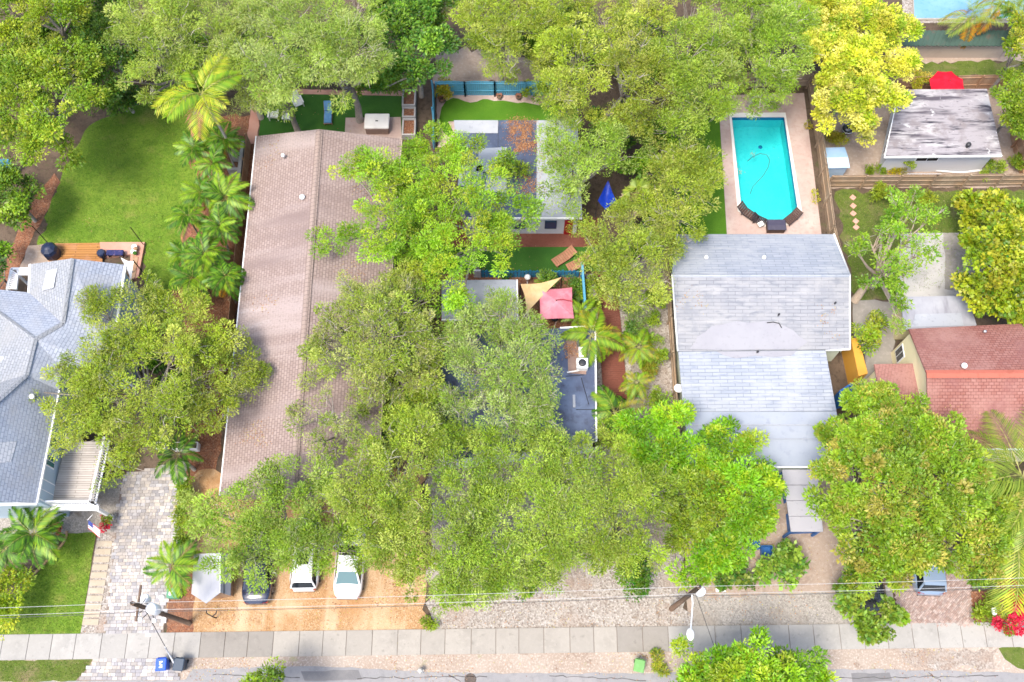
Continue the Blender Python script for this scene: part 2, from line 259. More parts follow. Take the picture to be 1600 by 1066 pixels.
# ------------------------------------------------------------------ mesh builder
ORG = {}
class MB:
    def __init__(s): s.v = []; s.f = []; s.m = []; s.smooth = []; s.cur = 0
    def add(s, vs, fs, smooth=False):
        o = len(s.v); s.v += [tuple(v) for v in vs]
        for f in fs: s.f.append(tuple(i + o for i in f)); s.m.append(s.cur); s.smooth.append(smooth)
        return s
    def poly(s, pts): return s.add(pts, [tuple(range(len(pts)))])
    def box(s, c, size, rz=0, rx=0):
        hx, hy, hz = size[0] / 2, size[1] / 2, size[2] / 2
        M = Matrix.Rotation(rz, 3, 'Z') @ Matrix.Rotation(rx, 3, 'X'); c = Vector(c)
        vs = [c + M @ Vector((x * hx, y * hy, z * hz)) for z in (-1, 1) for x, y in ((-1, -1), (1, -1), (1, 1), (-1, 1))]
        return s.add(vs, [(3, 2, 1, 0), (4, 5, 6, 7), (0, 1, 5, 4), (1, 2, 6, 5), (2, 3, 7, 6), (3, 0, 4, 7)])
    def rbox(s, c, size, b=.03, rz=0):
        """box with bevelled upper and vertical edges"""
        hx, hy, hz = size[0] / 2, size[1] / 2, size[2] / 2; c = Vector(c); M = Matrix.Rotation(rz, 3, 'Z'); vs = []
        for z, i in ((-hz, 0), (hz - b, 0), (hz, b)):
            x, y = hx - i, hy - i
            for q in ((-x + b, -y), (x - b, -y), (x, -y + b), (x, y - b), (x - b, y), (-x + b, y), (-x, y - b), (-x, -y + b)):
                vs.append(c + M @ Vector((q[0], q[1], z)))
        fs = [tuple(range(7, -1, -1)), tuple(range(16, 24))]
        for k in (0, 8):
            fs += [(k + i, k + (i + 1) % 8, k + 8 + (i + 1) % 8, k + 8 + i) for i in range(8)]
        return s.add(vs, fs)
    def slab(s, pts, th):
        n = len(pts); pts = [Vector(p) for p in pts]
        a = sum(pts[i].x * pts[(i + 1) % n].y - pts[(i + 1) % n].x * pts[i].y for i in range(n))
        if a < 0: pts.reverse()
        lo = [p - Vector((0, 0, th)) for p in pts]
        return s.add(pts + lo, [tuple(range(n)), tuple(range(2 * n - 1, n - 1, -1))] + [(i, n + i, n + (i + 1) % n, (i + 1) % n) for i in range(n)])
    def prism(s, pts, z0, z1): return s.slab([(p[0], p[1], z1) for p in pts], z1 - z0)
    def tube(s, pts, r, n=6, cap=True, smooth=True):
        pts = [Vector(p) for p in pts]; k = len(pts)
        rs = r if isinstance(r, (list, tuple)) else [r] * k; vs = []
        for i, p in enumerate(pts):
            d = (pts[min(i + 1, k - 1)] - pts[max(i - 1, 0)])
            d = d.normalized() if d.length > 1e-6 else Vector((0, 0, 1))
            a = d.cross(Vector((0, 0, 1)) if abs(d.z) < .9 else Vector((1, 0, 0))).normalized(); b = d.cross(a)
            for j in range(n):
                t = 2 * math.pi * j / n; vs.append(p + (a * math.cos(t) + b * math.sin(t)) * rs[i])
        fs = [(i * n + j, i * n + (j + 1) % n, (i + 1) * n + (j + 1) % n, (i + 1) * n + j) for i in range(k - 1) for j in range(n)]
        s.add(vs, fs, smooth)
        if cap: s.add([], [tuple(len(s.v) - k * n + j for j in range(n - 1, -1, -1)), tuple(len(s.v) - n + j for j in range(n))]) if False else s._cap(k, n)
        return s
    def _cap(s, k, n):
        o = len(s.v) - k * n
        for f in (tuple(o + j for j in range(n)), tuple(o + (k - 1) * n + j for j in range(n - 1, -1, -1))):
            s.f.append(f); s.m.append(s.cur); s.smooth.append(False)
    def lathe(s, c, prof, n=12, sx=1, sy=1, smooth=True, rz=0):
        c = Vector(c); vs = []
        for r, z in prof:
            for j in range(n):
                t = 2 * math.pi * j / n + rz; vs.append(c + Vector((math.cos(t) * r * sx, math.sin(t) * r * sy, z)))
        k = len(prof)
        s.add(vs, [(i * n + j, i * n + (j + 1) % n, (i + 1) * n + (j + 1) % n, (i + 1) * n + j) for i in range(k - 1) for j in range(n)], smooth)
        o = len(s.v) - k * n
        for f in (tuple(o + j for j in range(n - 1, -1, -1)), tuple(o + (k - 1) * n + j for j in range(n))):
            s.f.append(f); s.m.append(s.cur); s.smooth.append(False)
        return s
    def mesh(s, name, mats, org=(0, 0, 0)):
        me = bpy.data.meshes.new(name); o = Vector(org)
        me.from_pydata([tuple(Vector(v) - o) for v in s.v], [], s.f)
        for m in (mats if isinstance(mats, (list, tuple)) else [mats]): me.materials.append(MATS[m])
        me.polygons.foreach_set('material_index', s.m); me.polygons.foreach_set('use_smooth', s.smooth)
        uv = me.uv_layers.new(name='UVMap').data
        for p in me.polygons:                       # metric UVs, u level along the face, v up the slope
            nn = p.normal; u = Vector((0, 0, 1)).cross(nn)
            u = u.normalized() if u.length > .02 else Vector((1, 0, 0)); v = nn.cross(u)
            for li in p.loop_indices:
                w = Vector(s.v[me.loops[li].vertex_index]); uv[li].uv = (w.dot(u), w.dot(v))
        me.validate(); return me
    def build(s, name, mats, parent=None, **tags):
        org = ORG.get(parent.name, Vector()) if parent else (tags.pop('org', None) or Vector())
        o = bpy.data.objects.new(name, s.mesh(name, mats, org)); COL.objects.link(o)
        if parent: o.parent = parent
        else: o.location = org
        ORG[o.name] = Vector(org); return tag(o, **tags)
def tag(o, label=None, cat=None, group=None, kind=None):
    for k, v in (('label', label), ('category', cat), ('group', group), ('kind', kind)):
        if v: o[k] = v
    return o
def thing(name, label, cat, loc, group=None):
    o = bpy.data.objects.new(name, None); COL.objects.link(o); o.location = loc; o.empty_display_size = .2
    ORG[o.name] = Vector(loc); return tag(o, label, cat, group)
def one(name, mb, mat, label, cat, loc, group=None): return mb.build(name, mat, None, org=Vector(loc), label=label, cat=cat, group=group)
def copy_tree(o, parent=None):
    c = o.copy(); COL.objects.link(c); c.parent = parent
    for ch in list(o.children): copy_tree(ch, c)
    return c
def wob(pts, amp=.12, step=.6, seed=1):
    """soften the outline of a ground patch"""
    r = random.Random(seed); out = []
    n = len(pts)
    for i in range(n):
        a, b = Vector(pts[i]), Vector(pts[(i + 1) % n]); k = max(1, int((b - a).length / step))
        nn = Vector((-(b - a).y, (b - a).x, 0)).normalized()
        for j in range(k): out.append(a.lerp(b, j / k) + (nn * r.uniform(-amp, amp) if j else Vector()))
    return out
def sheet(name, pxs, z, mat, amp=0, seed=1, **kw):
    pts = [W(x, y, z) for x, y in pxs]
    if amp: pts = wob(pts, amp, .5, seed)
    a = sum(pts[i].x * pts[i - 1].y - pts[i - 1].x * pts[i].y for i in range(len(pts)))
    if a > 0: pts.reverse()
    kw.setdefault('kind', 'structure')
    return MB().poly(pts).build(name, mat, **kw)

# ------------------------------------------------------------------ foliage
def leaves_mesh(name, C, A, N, L, Wd, col, mat):
    """C base points, A axis, N normal (n,3); L,Wd (n,), col (n,3): one rhombic, slightly folded leaf each"""
    A /= np.linalg.norm(A, axis=1, keepdims=True) + 1e-9
    S = np.cross(A, N); S /= np.linalg.norm(S, axis=1, keepdims=True) + 1e-9
    N = np.cross(S, A); n = len(C); L = L[:, None]; Wd = Wd[:, None]
    V = np.empty((n, 4, 3), np.float32)
    V[:, 0] = C; V[:, 1] = C + A * L * .5 + S * Wd * .5 + N * Wd * .18; V[:, 2] = C + A * L - N * L * .12; V[:, 3] = C + A * L * .5 - S * Wd * .5 + N * Wd * .18
    me = bpy.data.meshes.new(name); me.vertices.add(4 * n); me.loops.add(4 * n); me.polygons.add(n)
    me.vertices.foreach_set('co', V.ravel()); me.loops.foreach_set('vertex_index', np.arange(4 * n, dtype=np.int32))
    me.polygons.foreach_set('loop_start', np.arange(0, 4 * n, 4, dtype=np.int32)); me.polygons.foreach_set('loop_total', np.full(n, 4, np.int32))
    me.update(); at = me.attributes.new('Col', 'FLOAT_COLOR', 'FACE')
    at.data.foreach_set('color', np.concatenate([np.clip(col, .002, 1), np.ones((n, 1))], 1).astype(np.float32).ravel())
    me.materials.append(MATS[mat]); return me
def rdir(n):
    d = RNG.normal(size=(n, 3)); return d / np.linalg.norm(d, axis=1, keepdims=True)
# kind: leaf length, leaf width, puff radius, leaves per puff, puff density, colours, twig share, material, bark, droop
KIND = {
 'oak':     (.165, .058, .56, 120, 1.15, [(0.260,0.355,0.030),(0.318,0.403,0.046),(0.188,0.275,0.024),(0.357,0.416,0.081),(0.279,0.383,0.030)], .45, 'leaf', 'bark', .1),
 'oakgrey': (.16, .055, .54, 96, 1.3, [(0.260,0.355,0.054),(0.311,0.389,0.084),(0.201,0.288,0.038),(0.344,0.389,0.135),(0.260,0.376,0.043)], 1.0, 'leaf', 'bark', .1),
 'weep':    (.215, .042, .60, 150, 1.15, [(0.279,0.389,0.041),(0.338,0.437,0.068),(0.208,0.303,0.030),(0.376,0.443,0.115)], .6, 'leaf', 'bark', .55),
 'bright':  (.18, .066, .54, 115, 1.2, [(.23,.41,.016),(.28,.44,.02),(.17,.33,.013),(.34,.43,.025),(.235,.43,.025)], .2, 'leaf', 'bark', .15),
 'broad':   (.21, .11, .58, 100, 1.2, [(0.227,0.348,0.019),(0.284,0.384,0.022),(0.164,0.262,0.016),(0.347,0.390,0.030)], .3, 'leaf', 'bark', .1),
 'broadyel':(.21, .11, .58, 100, 1.2, [(.24,.345,.018),(.29,.365,.02),(.18,.28,.016),(.32,.36,.03)], .3, 'leaf', 'bark', .1),
 'mango':   (.235, .095, .54, 110, 1.3, [(.19,.40,.012),(.24,.435,.015),(.14,.31,.01),(.32,.44,.02)], .15, 'leaf', 'bark', .2),
 'mangodk': (.215, .09, .54, 100, 1.25, [(0.169,0.288,0.019),(0.220,0.336,0.024),(0.130,0.228,0.016),(0.260,0.355,0.024)], .3, 'leaf', 'bark', .2),
 'yellow':  (.19, .115, .50, 110, 1.3, [(.60,.60,.055),(.66,.65,.09),(.44,.52,.03),(.27,.40,.02),(.70,.68,.16),(.37,.47,.03),(.56,.57,.05)], .2, 'leaf', 'bark', .1),
 'almond':  (.225, .115, .50, 95, 1.3, [(.19,.325,.022),(.23,.355,.03),(.14,.26,.018),(.27,.355,.035),(.18,.315,.022),(.22,.345,.028),(.165,.29,.02),(.37,.36,.075)], .3, 'leaf', 'bark', .15),
 'sparse':  (.20, .095, .46, 70, .85, [(0.208,0.360,0.024),(0.265,0.397,0.032),(0.158,0.287,0.020)], 1.0, 'leaf', 'bark_tan', .1),
 'grape':   (.27, .23, .50, 48, 1.5, [(.26,.345,.016),(.32,.37,.02),(.18,.265,.014),(.11,.19,.013),(.36,.37,.03)], .12, 'leaf_thick', 'bark', .1),
 'grapegreen': (.25, .21, .46, 48, 1.4, [(.15,.255,.025),(.19,.295,.03),(.11,.195,.02),(.23,.30,.035)], .25, 'leaf_thick', 'bark', .1),
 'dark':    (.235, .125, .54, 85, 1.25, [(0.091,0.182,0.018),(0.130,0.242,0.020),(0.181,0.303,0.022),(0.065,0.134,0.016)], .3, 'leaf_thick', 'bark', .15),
 'shrub':   (.15, .08, .30, 48, 1.4, [(0.239,0.342,0.022),(0.296,0.378,0.027),(0.176,0.268,0.019)], .2, 'leaf', 'bark', .1),
 'shrubyel':(.16, .07, .30, 48, 1.4, [(.33,.33,.016),(.38,.35,.028),(.23,.28,.014),(.40,.29,.035)], .2, 'leaf', 'bark', .1),
 'shrubdk': (.16, .09, .30, 48, 1.4, [(0.088,0.177,0.022),(0.126,0.226,0.024),(0.063,0.128,0.018)], .2, 'leaf_thick', 'bark', .1),
 'redflow': (.14, .11, .26, 48, 1.5, [(.58,.02,.06),(.64,.05,.10),(.48,.015,.05),(.14,.20,.02)], .1, 'leaf', 'bark', .1),
 'croton':  (.24, .06, .30, 55, 1.4, [(.30,.36,.02),(.36,.37,.03),(.20,.31,.018),(.40,.34,.04)], .1, 'leaf', 'bark', .35),
}
NLEAF = 0
def tree(name, label, kind, lobes, h, base=None, cat='tree', group=None, dens=1.0, trunk_r=None, part='crown', dome=.38, stem=True):
    """lobes: (px, py, radius px) of the clumps as surveyed; h: height of the crown's top (m)"""
    global NLEAF
    ll, lw, pr, lpp, den, cols, twig, mat, bark, droop = KIND[kind]
    cx = sum(l[0] for l in lobes) / len(lobes); cy = sum(l[1] for l in lobes) / len(lobes)
    dm = max(1, max(math.hypot(l[0] - cx, l[1] - cy) for l in lobes)); LB = []
    for l in lobes:
        d = math.hypot(l[0] - cx, l[1] - cy) / dm; r0 = 1.12 * l[2] / ppm(l[0], l[1], h * .8)
        z = h * (1 - dome * d * d) - r0 * .62 + random.uniform(-.25, .25) * min(1, h * .12)
        if len(l) > 3: z = l[3]
        z = max(z, r0 * .45); LB.append((W(l[0], l[1], z), r0))
    if base is None:
        m = sum((b[0] for b in LB), Vector()) / len(LB); root = Vector((m.x, m.y, 0))
    else: root = W(base[0], base[1], 0)
    T = thing(name, label, cat, root, group)
    rng = RNG; P = []; PL = []; PN = []
    for i, (c, r) in enumerate(LB):
        rz = r * .72; npf = max(3, int(den * dens * 2.35 * r * r / (pr * pr)))
        d = rdir(npf); d[:, 2] = np.abs(d[:, 2]) * 1.0 - .25 * (rng.random(npf) < .35)
        f = 1 - .45 * rng.random(npf) ** 1.6; f *= np.where(rng.random(npf) < .12, 1.14, 1.0)
        nc = max(3, int(2.2 + 3.0 * r)); cd = rdir(nc); cd[:, 2] = np.abs(cd[:, 2]) * .95 - .1; cr = rng.uniform(.34, .58, nc)
        ci = rng.integers(0, nc, npf); q = (cd[ci] * (.86 - cr[ci] * .35)[:, None] + d * (cr[ci] * f)[:, None]) * np.array([r, r, rz]); p = q + np.array(c)
        d = d * .7 + cd[ci] * .5
        P.append(p); PL.append(np.full(npf, i)); PN.append(d)
    P = np.concatenate(P); PL = np.concatenate(PL); PN = np.concatenate(PN); n = len(P)
    P[:, 2] = np.maximum(P[:, 2], .25)
    pr_ = pr * rng.uniform(.65, 1.25, n)
    pc = np.array(cols)[rng.integers(0, len(cols), n)] * rng.uniform(.74, 1.26, (n, 1))
    pc = pc * (np.array([rng.uniform(.88, 1.06), rng.uniform(.95, 1.05), rng.uniform(.8, 1.1)]) if kind not in ('yellow', 'bright', 'mango', 'grape', 'redflow') else 1); lobe_tone = rng.uniform(.84, 1.16, (len(LB), 1)); pc = pc * lobe_tone[PL]
    k = np.maximum(8, (lpp * 1.1 * rng.uniform(.7, 1.2, n)).astype(int)); idx = np.repeat(np.arange(n), k); t = len(idx); NLEAF += t
    d = rdir(t); d[:, 2] = d[:, 2] * .75 + .22
    d[:, 2] = np.where((d[:, 2] < 0) & (rng.random(t) < .6), -d[:, 2], d[:, 2]); rad = .35 + .65 * rng.random(t) ** .6
    Cn = P[idx] + d * (rad * pr_[idx])[:, None] * np.array([1, 1, .66])
    A = d * .8 + rdir(t) * .55 + PN[idx] * .35; A[:, 2] -= droop
    N = rdir(t) * .6 + np.array([0, 0, 1.0]) + d * .45 + PN[idx] * .2
    col = pc[idx] * rng.uniform(.78, 1.22, (t, 1)) + rng.normal(size=(t, 3)) * np.array([.018, .012, .006])
    psz = rng.uniform(.62, 1.16, n)[idx]
    me = leaves_mesh(part, Cn - np.array(root), A, N, ll * rng.uniform(.6, 1.4, t) * psz, lw * rng.uniform(.7, 1.25, t) * psz, col, mat)
    o = bpy.data.objects.new(part, me); COL.objects.link(o); o.parent = T; o['kind'] = 'stuff'
    if not stem: return T
    mb = MB(); tr = trunk_r or max(.03, h * .02)
    fork = Vector((root.x, root.y, 0)).lerp(Vector((*(sum((b[0] for b in LB), Vector()) / len(LB)).xy, h * .45)), .85); fork.z = h * .36
    mid = root.lerp(fork, .5) + Vector((random.uniform(-.2, .2), random.uniform(-.2, .2), 0)) * h * .1
    mb.tube([root, mid, fork], [tr * 1.25, tr, tr * .85], 8)
    cnt = 0
    for i, (c, r) in enumerate(LB):
        e = c - Vector((0, 0, r * .1)); j = fork.lerp(e, .5) + Vector((random.uniform(-1, 1), random.uniform(-1, 1), random.uniform(-.3, .5))) * r * .22
        mb.tube([fork, j, e], [tr * .55, tr * .38, tr * .2], 6, cap=False)
        ids = np.where(PL == i)[0]
        for q in ids[:int(len(ids) * twig)]:
            tip = Vector(P[q]) + Vector(PN[q]) * pr * .45; st = j.lerp(e, random.uniform(.35, 1)); m2 = st.lerp(tip, .55) + Vector((random.uniform(-1, 1), random.uniform(-1, 1), random.uniform(0, .6))) * .18 * r
            w = .035 if twig >= 1 else .024
            mb.tube([st, m2, tip], [w * 1.3, w, w * .45], 3, cap=False)
    mb.build('trunk', bark, T)
    if kind in ('oak', 'oakgrey', 'weep', 'sparse', 'almond', 'broad'):
        tw = MB(); share = {'oak': .20, 'oakgrey': .5, 'weep': .25, 'sparse': .5, 'almond': .10, 'broad': .10}[kind]
        for q in np.where(rng.random(n) < share)[0]:
            o_ = Vector(P[q]); dd = Vector(PN[q]); s0 = o_ - dd * pr * .5
            for _ in range(3):
                sp_d = (dd * .9 + Vector((random.gauss(0, .7), random.gauss(0, .7), random.gauss(.15, .3)))).normalized()
                m1 = s0 + sp_d * pr * random.uniform(.6, .9); t1 = m1 + (sp_d + Vector((random.gauss(0, .4), random.gauss(0, .4), random.gauss(0, .3)))) * pr * random.uniform(.4, .8)
                w = random.uniform(.012, .022); tw.tube([s0, m1, t1], [w * 1.4, w, w * .4], 3, cap=False)
        tw.build('bare_twigs', 'twig_pale', T, kind='stuff')
    return T

# ------------------------------------------------------------------ palms: every frond is a part
FR = {}
def frond_mesh(key, L, nl, ll, lw, arch, droop, cols, rib=(.30,.30,.08)):
    C, A, N, Ls, Ws, col = [], [], [], [], [], []
    def pt(t): return np.array([L * t * (1 - .12 * arch * t), 0, L * (arch * .55 * t - arch * .95 * t * t)])
    r = random.Random(key)
    for i in range(nl):
        t = .16 + .84 * i / (nl - 1); p = pt(t); tg = pt(min(t + .02, 1.02)) - pt(t); tg /= np.linalg.norm(tg)
        l = ll * (.35 + 1.15 * math.sin(math.pi * min(1, .12 + .80 * t)) ** .8) * r.uniform(.85, 1.12); c = np.array(cols[r.randrange(len(cols))]) * r.uniform(.85, 1.18)
        for sd_ in (-1, 1):
            f = .55 + .5 * t; a = tg * f + np.array([0, sd_ * 1.0, 0]) + np.array([0, 0, .25 - droop - r.uniform(0, .25)])
            C.append(p); A.append(a); N.append([0, -sd_ * .35, 1]); Ls.append(l * (.8 if t > .95 else 1)); Ws.append(lw); col.append(c)
    for i in range(8):
        p, q = pt(i / 8), pt((i + 1) / 8)
        C.append(p); A.append(q - p); N.append([0, 0, 1]); Ls.append(np.linalg.norm(q - p) * 1.25); Ws.append(.026 * L * (1 - .08 * i)); col.append(np.array(rib))
    return leaves_mesh('frond', np.array(C, float), np.array(A, float), np.array(N, float), np.array(Ls), np.array(Ws), np.array(col), 'palm_leaf')
def fan_mesh(key, L, cols):
    C, A, N, Ls, Ws, col = [], [], [], [], [], []; r = random.Random(key)
    for i in range(6):
        C.append([L * .5 * i / 6, 0, 0]); A.append([1, 0, 0]); N.append([0, 0, 1]); Ls.append(L * .1); Ws.append(.05); col.append((.25, .25, .06))
    for i in range(26):
        a = -2.3 + 4.6 * i / 25; c = np.array(cols[r.randrange(len(cols))]) * r.uniform(.8, 1.2)
        C.append([L * .5, 0, 0]); A.append([math.cos(a), math.sin(a), -.25 - r.uniform(0, .3)]); N.append([0, 0, 1]); Ls.append(L * .5 * r.uniform(.85, 1.1)); Ws.append(.09 * L); col.append(c)
    return leaves_mesh('frond', np.array(C, float), np.array(A, float), np.array(N, float), np.array(Ls), np.array(Ws), np.array(col), 'palm_leaf')
GRN = [(.075,.19,.012),(.14,.28,.018),(.05,.13,.012)]
LIM = [(.19,.33,.016),(.25,.36,.02),(.14,.27,.016)]
YEL = [(.34,.40,.02),(.42,.43,.03),(.24,.36,.02)]
GLD = [(.30,.30,.02),(.36,.32,.03),(.20,.29,.02)]
TAN = [(.46,.34,.22),(.38,.27,.17),(.52,.42,.30)]
PINK = [(.50,.15,.13),(.44,.12,.13),(.52,.22,.12)]
COCO = [(.20,.28,.03),(.27,.33,.04),(.16,.24,.024)]
ORG_ = [(.46,.26,.02),(.50,.20,.02),(.36,.24,.03)]
def frond(kind, i):
    k = (kind, i)
    if k not in FR:
        FR[k] = {'green': lambda: frond_mesh(11 + i, 1.0, 22, .26, .040, .95, .42, GRN), 'lime': lambda: frond_mesh(21 + i, 1.0, 22, .26, .040, .95, .42, LIM),
                 'yellow': lambda: frond_mesh(31 + i, 1.0, 22, .27, .026, .75, .35, YEL), 'gold': lambda: frond_mesh(41 + i, 1.0, 19, .27, .030, .85, .4, GLD),
                 'dead': lambda: frond_mesh(51 + i, 1.0, 20, .26, .026, .9, .6, PINK), 'coco': lambda: frond_mesh(61 + i, 1.0, 30, .24, .017, .75, .5, COCO),
                 'orange': lambda: frond_mesh(71 + i, 1.0, 30, .24, .022, .9, .5, ORG_), 'cycad': lambda: frond_mesh(81 + i, 1.0, 30, .2, .026, .35, 0, LIM),
                 'fan': lambda: fan_mesh(91 + i, 1.0, COCO), 'fandead': lambda: fan_mesh(95 + i, 1.0, TAN)}[kind]()
    return FR[k]
def palm(label, px, py, z, L, fronds, name='palm_tree', group=None, base=None, tr=.1, el=(-.15, .9), cat='palm', bend=0):
    """px,py,z: the crown's heart; fronds: list of (kind, count)"""
    top = W(px, py, z); root = W(*base, 0) if base else Vector((top.x + random.uniform(-.2, .2), top.y + random.uniform(-.2, .2), 0))
    T = thing(name, label, cat, root, group); mb = MB()
    mb.tube([root, root.lerp(top, .5) + Vector((bend, 0, 0)), top], [tr * 1.3, tr, tr * .8], 8); mb.build('trunk', 'palm_trunk', T)
    az = random.uniform(0, 6.28); n = sum(c for _, c in fronds); i = 0; T.rotation_euler = (random.uniform(-.09, .09), random.uniform(-.09, .09), 0); fs_ = random.uniform(.8, 1.15); L = L * fs_
    for kind, c in fronds:
        for _ in range(c):
            o = bpy.data.objects.new('frond', frond(kind, i % 3)); COL.objects.link(o); o.parent = T
            o.location = top - root; e = el[0] + (el[1] - el[0]) * ((i * 7) % n) / max(1, n - 1)
            if kind in ('dead', 'orange', 'fandead'): e = -.5
            if kind == 'dead': e = .05
            aim = -1.75 if kind == 'dead' else None
            o.rotation_euler = (random.uniform(-.35, .35), -e, aim if aim is not None else az + i * 2.399 + random.uniform(-.2, .2)); s = L * random.uniform(.82, 1.12); o.scale = (s, s, s); i += 1
    return T

# ================================================================== THE SETTING: ground, road, pavements, lawns
POOL = [(1143,184),(1225,184),(1246,326),(1229,345),(1194,347),(1158,325)]
pw = [W(x, y, 0) for x, y in POOL]
hx0, hx1, hy0, hy1 = min(p.x for p in pw) - .25, max(p.x for p in pw) + .25, min(p.y for p in pw) - .25, max(p.y for p in pw) + .25
B = 1500; mb = MB()
for x0, x1, y0, y1 in ((-B, hx0, -B, B), (hx1, B, -B, B), (hx0, hx1, -B, hy0), (hx0, hx1, hy1, B)):
    mb.poly([(x0, y0, 0), (x1, y0, 0), (x1, y1, 0), (x0, y1, 0)])
mb.build('ground', 'earth', kind='structure')

def top_y(x): return 992 - 20 * x / 1600
def bot_y(x): return 1032 - 21 * x / 1600
# road and verge
sheet('road', [(-900,1068),(0,1068),(120,1064),(290,1062),(300,1046),(380,1043),(480,1041),(620,1047),(660,1050),(800,1052),(1000,1052),(1250,1046),(1400,1046),(1500,1049),(1600,1052),(2500,1058),(2500,1230),(-900,1230)], .012, 'asphalt', .06, 3)
sheet('verge', [(-300,bot_y(-300)-2),(1900,bot_y(1900)-2),(1900,1075),(1000,1075),(300,1075),(-300,1075)], .004, 'verge_dirt')
sheet('verge_grass', [(-300,bot_y(-300)-1),(146,bot_y(146)-1),(122,1064),(-300,1072)], .009, 'lawn_rough', .1, 5)
sheet('verge_grass', [(1560,1013),(1760,1011),(1760,1045),(1590,1044),(1570,1030)], .009, 'lawn_rough', .2, 6)
sheet('stone_verge', [(1405,1014),(1560,1012),(1555,1046),(1430,1043)], .008, 'pale_gravel', .3, 7)
# sidewalk of single slabs
walk = sheet('sidewalk', [(-200,top_y(-200)),(1800,top_y(1800)),(1800,bot_y(1800)),(-200,bot_y(-200))], .03, 'joint_sand')
x = -190; k = 0
while x < 1780:
    wd = 38.5 + 2.5 * math.sin(k * 1.7); a, b = x, x + wd
    m = 'concrete_new' if a < 300 else 'concrete_old' if a < 395 else 'concrete' if a < 930 else 'concrete_old' if a < 1008 else 'concrete_new'
    g = .45
    def xx(px, py): return px + (px - 800) * (py - 1010) / 4400
    pts = [W(xx(a + g, top_y(a)), top_y(a)), W(xx(b - g, top_y(b)), top_y(b)), W(xx(b - g, bot_y(b)), bot_y(b)), W(xx(a + g, bot_y(a)), bot_y(a))]
    dz = random.uniform(0, .012)
    MB().prism(pts, .015, .07 + dz).build('slab', f'{m}_{random.randrange(3)}', walk); x = b; k += 1

# worn street surface: patches, cracks, a manhole lid
sheet('asphalt_patch', [(470,1049),(560,1047),(566,1062),(476,1064)], .017, 'asphalt_patch', .05, 41)
sheet('asphalt_patch', [(1330,1052),(1390,1051),(1394,1064),(1332,1066)], .017, 'asphalt_patch', .05, 42)
def crack(x0, y0, x1, y1, n, seed):
    r = random.Random(seed); pts = [W(x0 + (x1 - x0) * i / n + r.uniform(-3, 3), y0 + (y1 - y0) * i / n + r.uniform(-1.6, 1.6), .019) for i in range(n + 1)]; m = MB()
    for p, q in zip(pts, pts[1:]):
        t = (q - p).normalized(); s = Vector((-t.y, t.x, 0)) * r.uniform(.012, .024); m.poly([p - s, q - s, q + s, p + s])
    m.build('road_crack', 'crack', kind='structure')
for i, q in enumerate(((330,1054,470,1058,16),(560,1060,760,1057,22),(700,1054,720,1066,6),(860,1056,1010,1063,16),(1310,1060,1560,1056,26),(1450,1050,1470,1066,6))): crack(*q, i)
mh = thing('manhole_cover', 'round rusty manhole cover in the road near the hydrant', 'manhole cover', W(735, 1062)); mc = W(735, 1062)
MB().lathe((mc.x, mc.y, .0), [(.36, 0), (.36, .022), (.30, .024), (.29, .019), (.05, .019)], 20).build('lid', 'rust_iron', mh)
# --- lawns, beds, drives
sheet('back_lawn', [(60,390),(75,330),(95,280),(110,240),(150,190),(210,165),(290,150),(325,170),(310,230),(300,300),(285,380),(260,470),(235,500),(222,470),(226,385),(150,386)], .012, 'lawn', .25, 2)
sheet('mulch_path', [(58,300),(85,270),(95,285),(70,335),(50,372),(38,400),(8,480),(-60,560),(-60,500),(0,440),(28,360)], .016, 'mulch', .12, 4)
sheet('straw_bed', [(44,384),(74,380),(100,405),(60,415),(30,425)], .02, 'sand', .1, 8)
sheet('palm_bed', [(290,180),(390,180),(402,215),(372,480),(345,690),(332,770),(300,770),(285,690),(300,560),(262,470),(290,380),(308,280),(318,220)], .008, 'mulch', .2, 9)
sheet('front_lawn', [(-80,905),(20,930),(62,892),(100,848),(106,833),(150,832),(125,996),(-80,998)], .014, 'lawn', .04, 10)
sheet('front_bed', [(-80,826),(104,828),(104,838),(92,858),(55,895),(15,932),(-80,915)], .009, 'earth', .05, 11)
sheet('porch_paving', [(-60,790),(190,745),(188,790),(182,838),(150,834),(60,834),(-60,838)], .011, 'grey_gravel')
gp = sheet('garden_path', [(153,832),(182,832),(165,994),(125,994)], .018, 'pale_gravel')
for i in range(11):
    y0 = 846 + i * 12.2; xa = 153 - (y0 - 832) * 27 / 153; c = W(xa + 13, y0 + 4)
    MB().rbox((c.x, c.y, .04), (1.0, .36, .05), .01, random.uniform(-.03, .03)).build('slab', 'path_slab', gp)
sheet('gravel_drive', [(288,760),(310,735),(660,735),(668,993),(258,997),(262,930),(285,900)], .014, 'orange_gravel', .3, 12)
sheet('chip_bed', [(262,890),(300,870),(306,930),(300,995),(258,996),(262,940)], .019, 'mulch', .15, 13)
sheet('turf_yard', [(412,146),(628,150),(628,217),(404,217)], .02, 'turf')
sheet('mulch_border', [(395,138),(642,143),(642,152),(408,150),(402,225),(385,225)], .016, 'terracotta', .06, 14)
sheet('tub_pad', [(540,184),(626,183),(628,222),(538,222)], .05, 'pool_deck')
sheet('bare_sand', [(676,70),(800,85),(860,105),(860,128),(676,130)], .012, 'sand', .3, 15)
sheet('sand_border', [(682,146),(900,146),(905,190),(890,230),(684,230)], .012, 'pool_deck', .05, 16)
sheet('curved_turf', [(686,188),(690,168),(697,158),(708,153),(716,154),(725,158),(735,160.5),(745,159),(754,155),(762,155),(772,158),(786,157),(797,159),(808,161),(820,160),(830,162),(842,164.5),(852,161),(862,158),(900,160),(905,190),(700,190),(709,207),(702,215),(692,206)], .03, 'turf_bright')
sheet('rear_deck', [(690,340),(935,340),(935,386),(690,386)], .04, 'deck_red_plain')
sheet('small_turf', [(690,386),(935,386),(935,424),(690,424)], .03, 'turf')
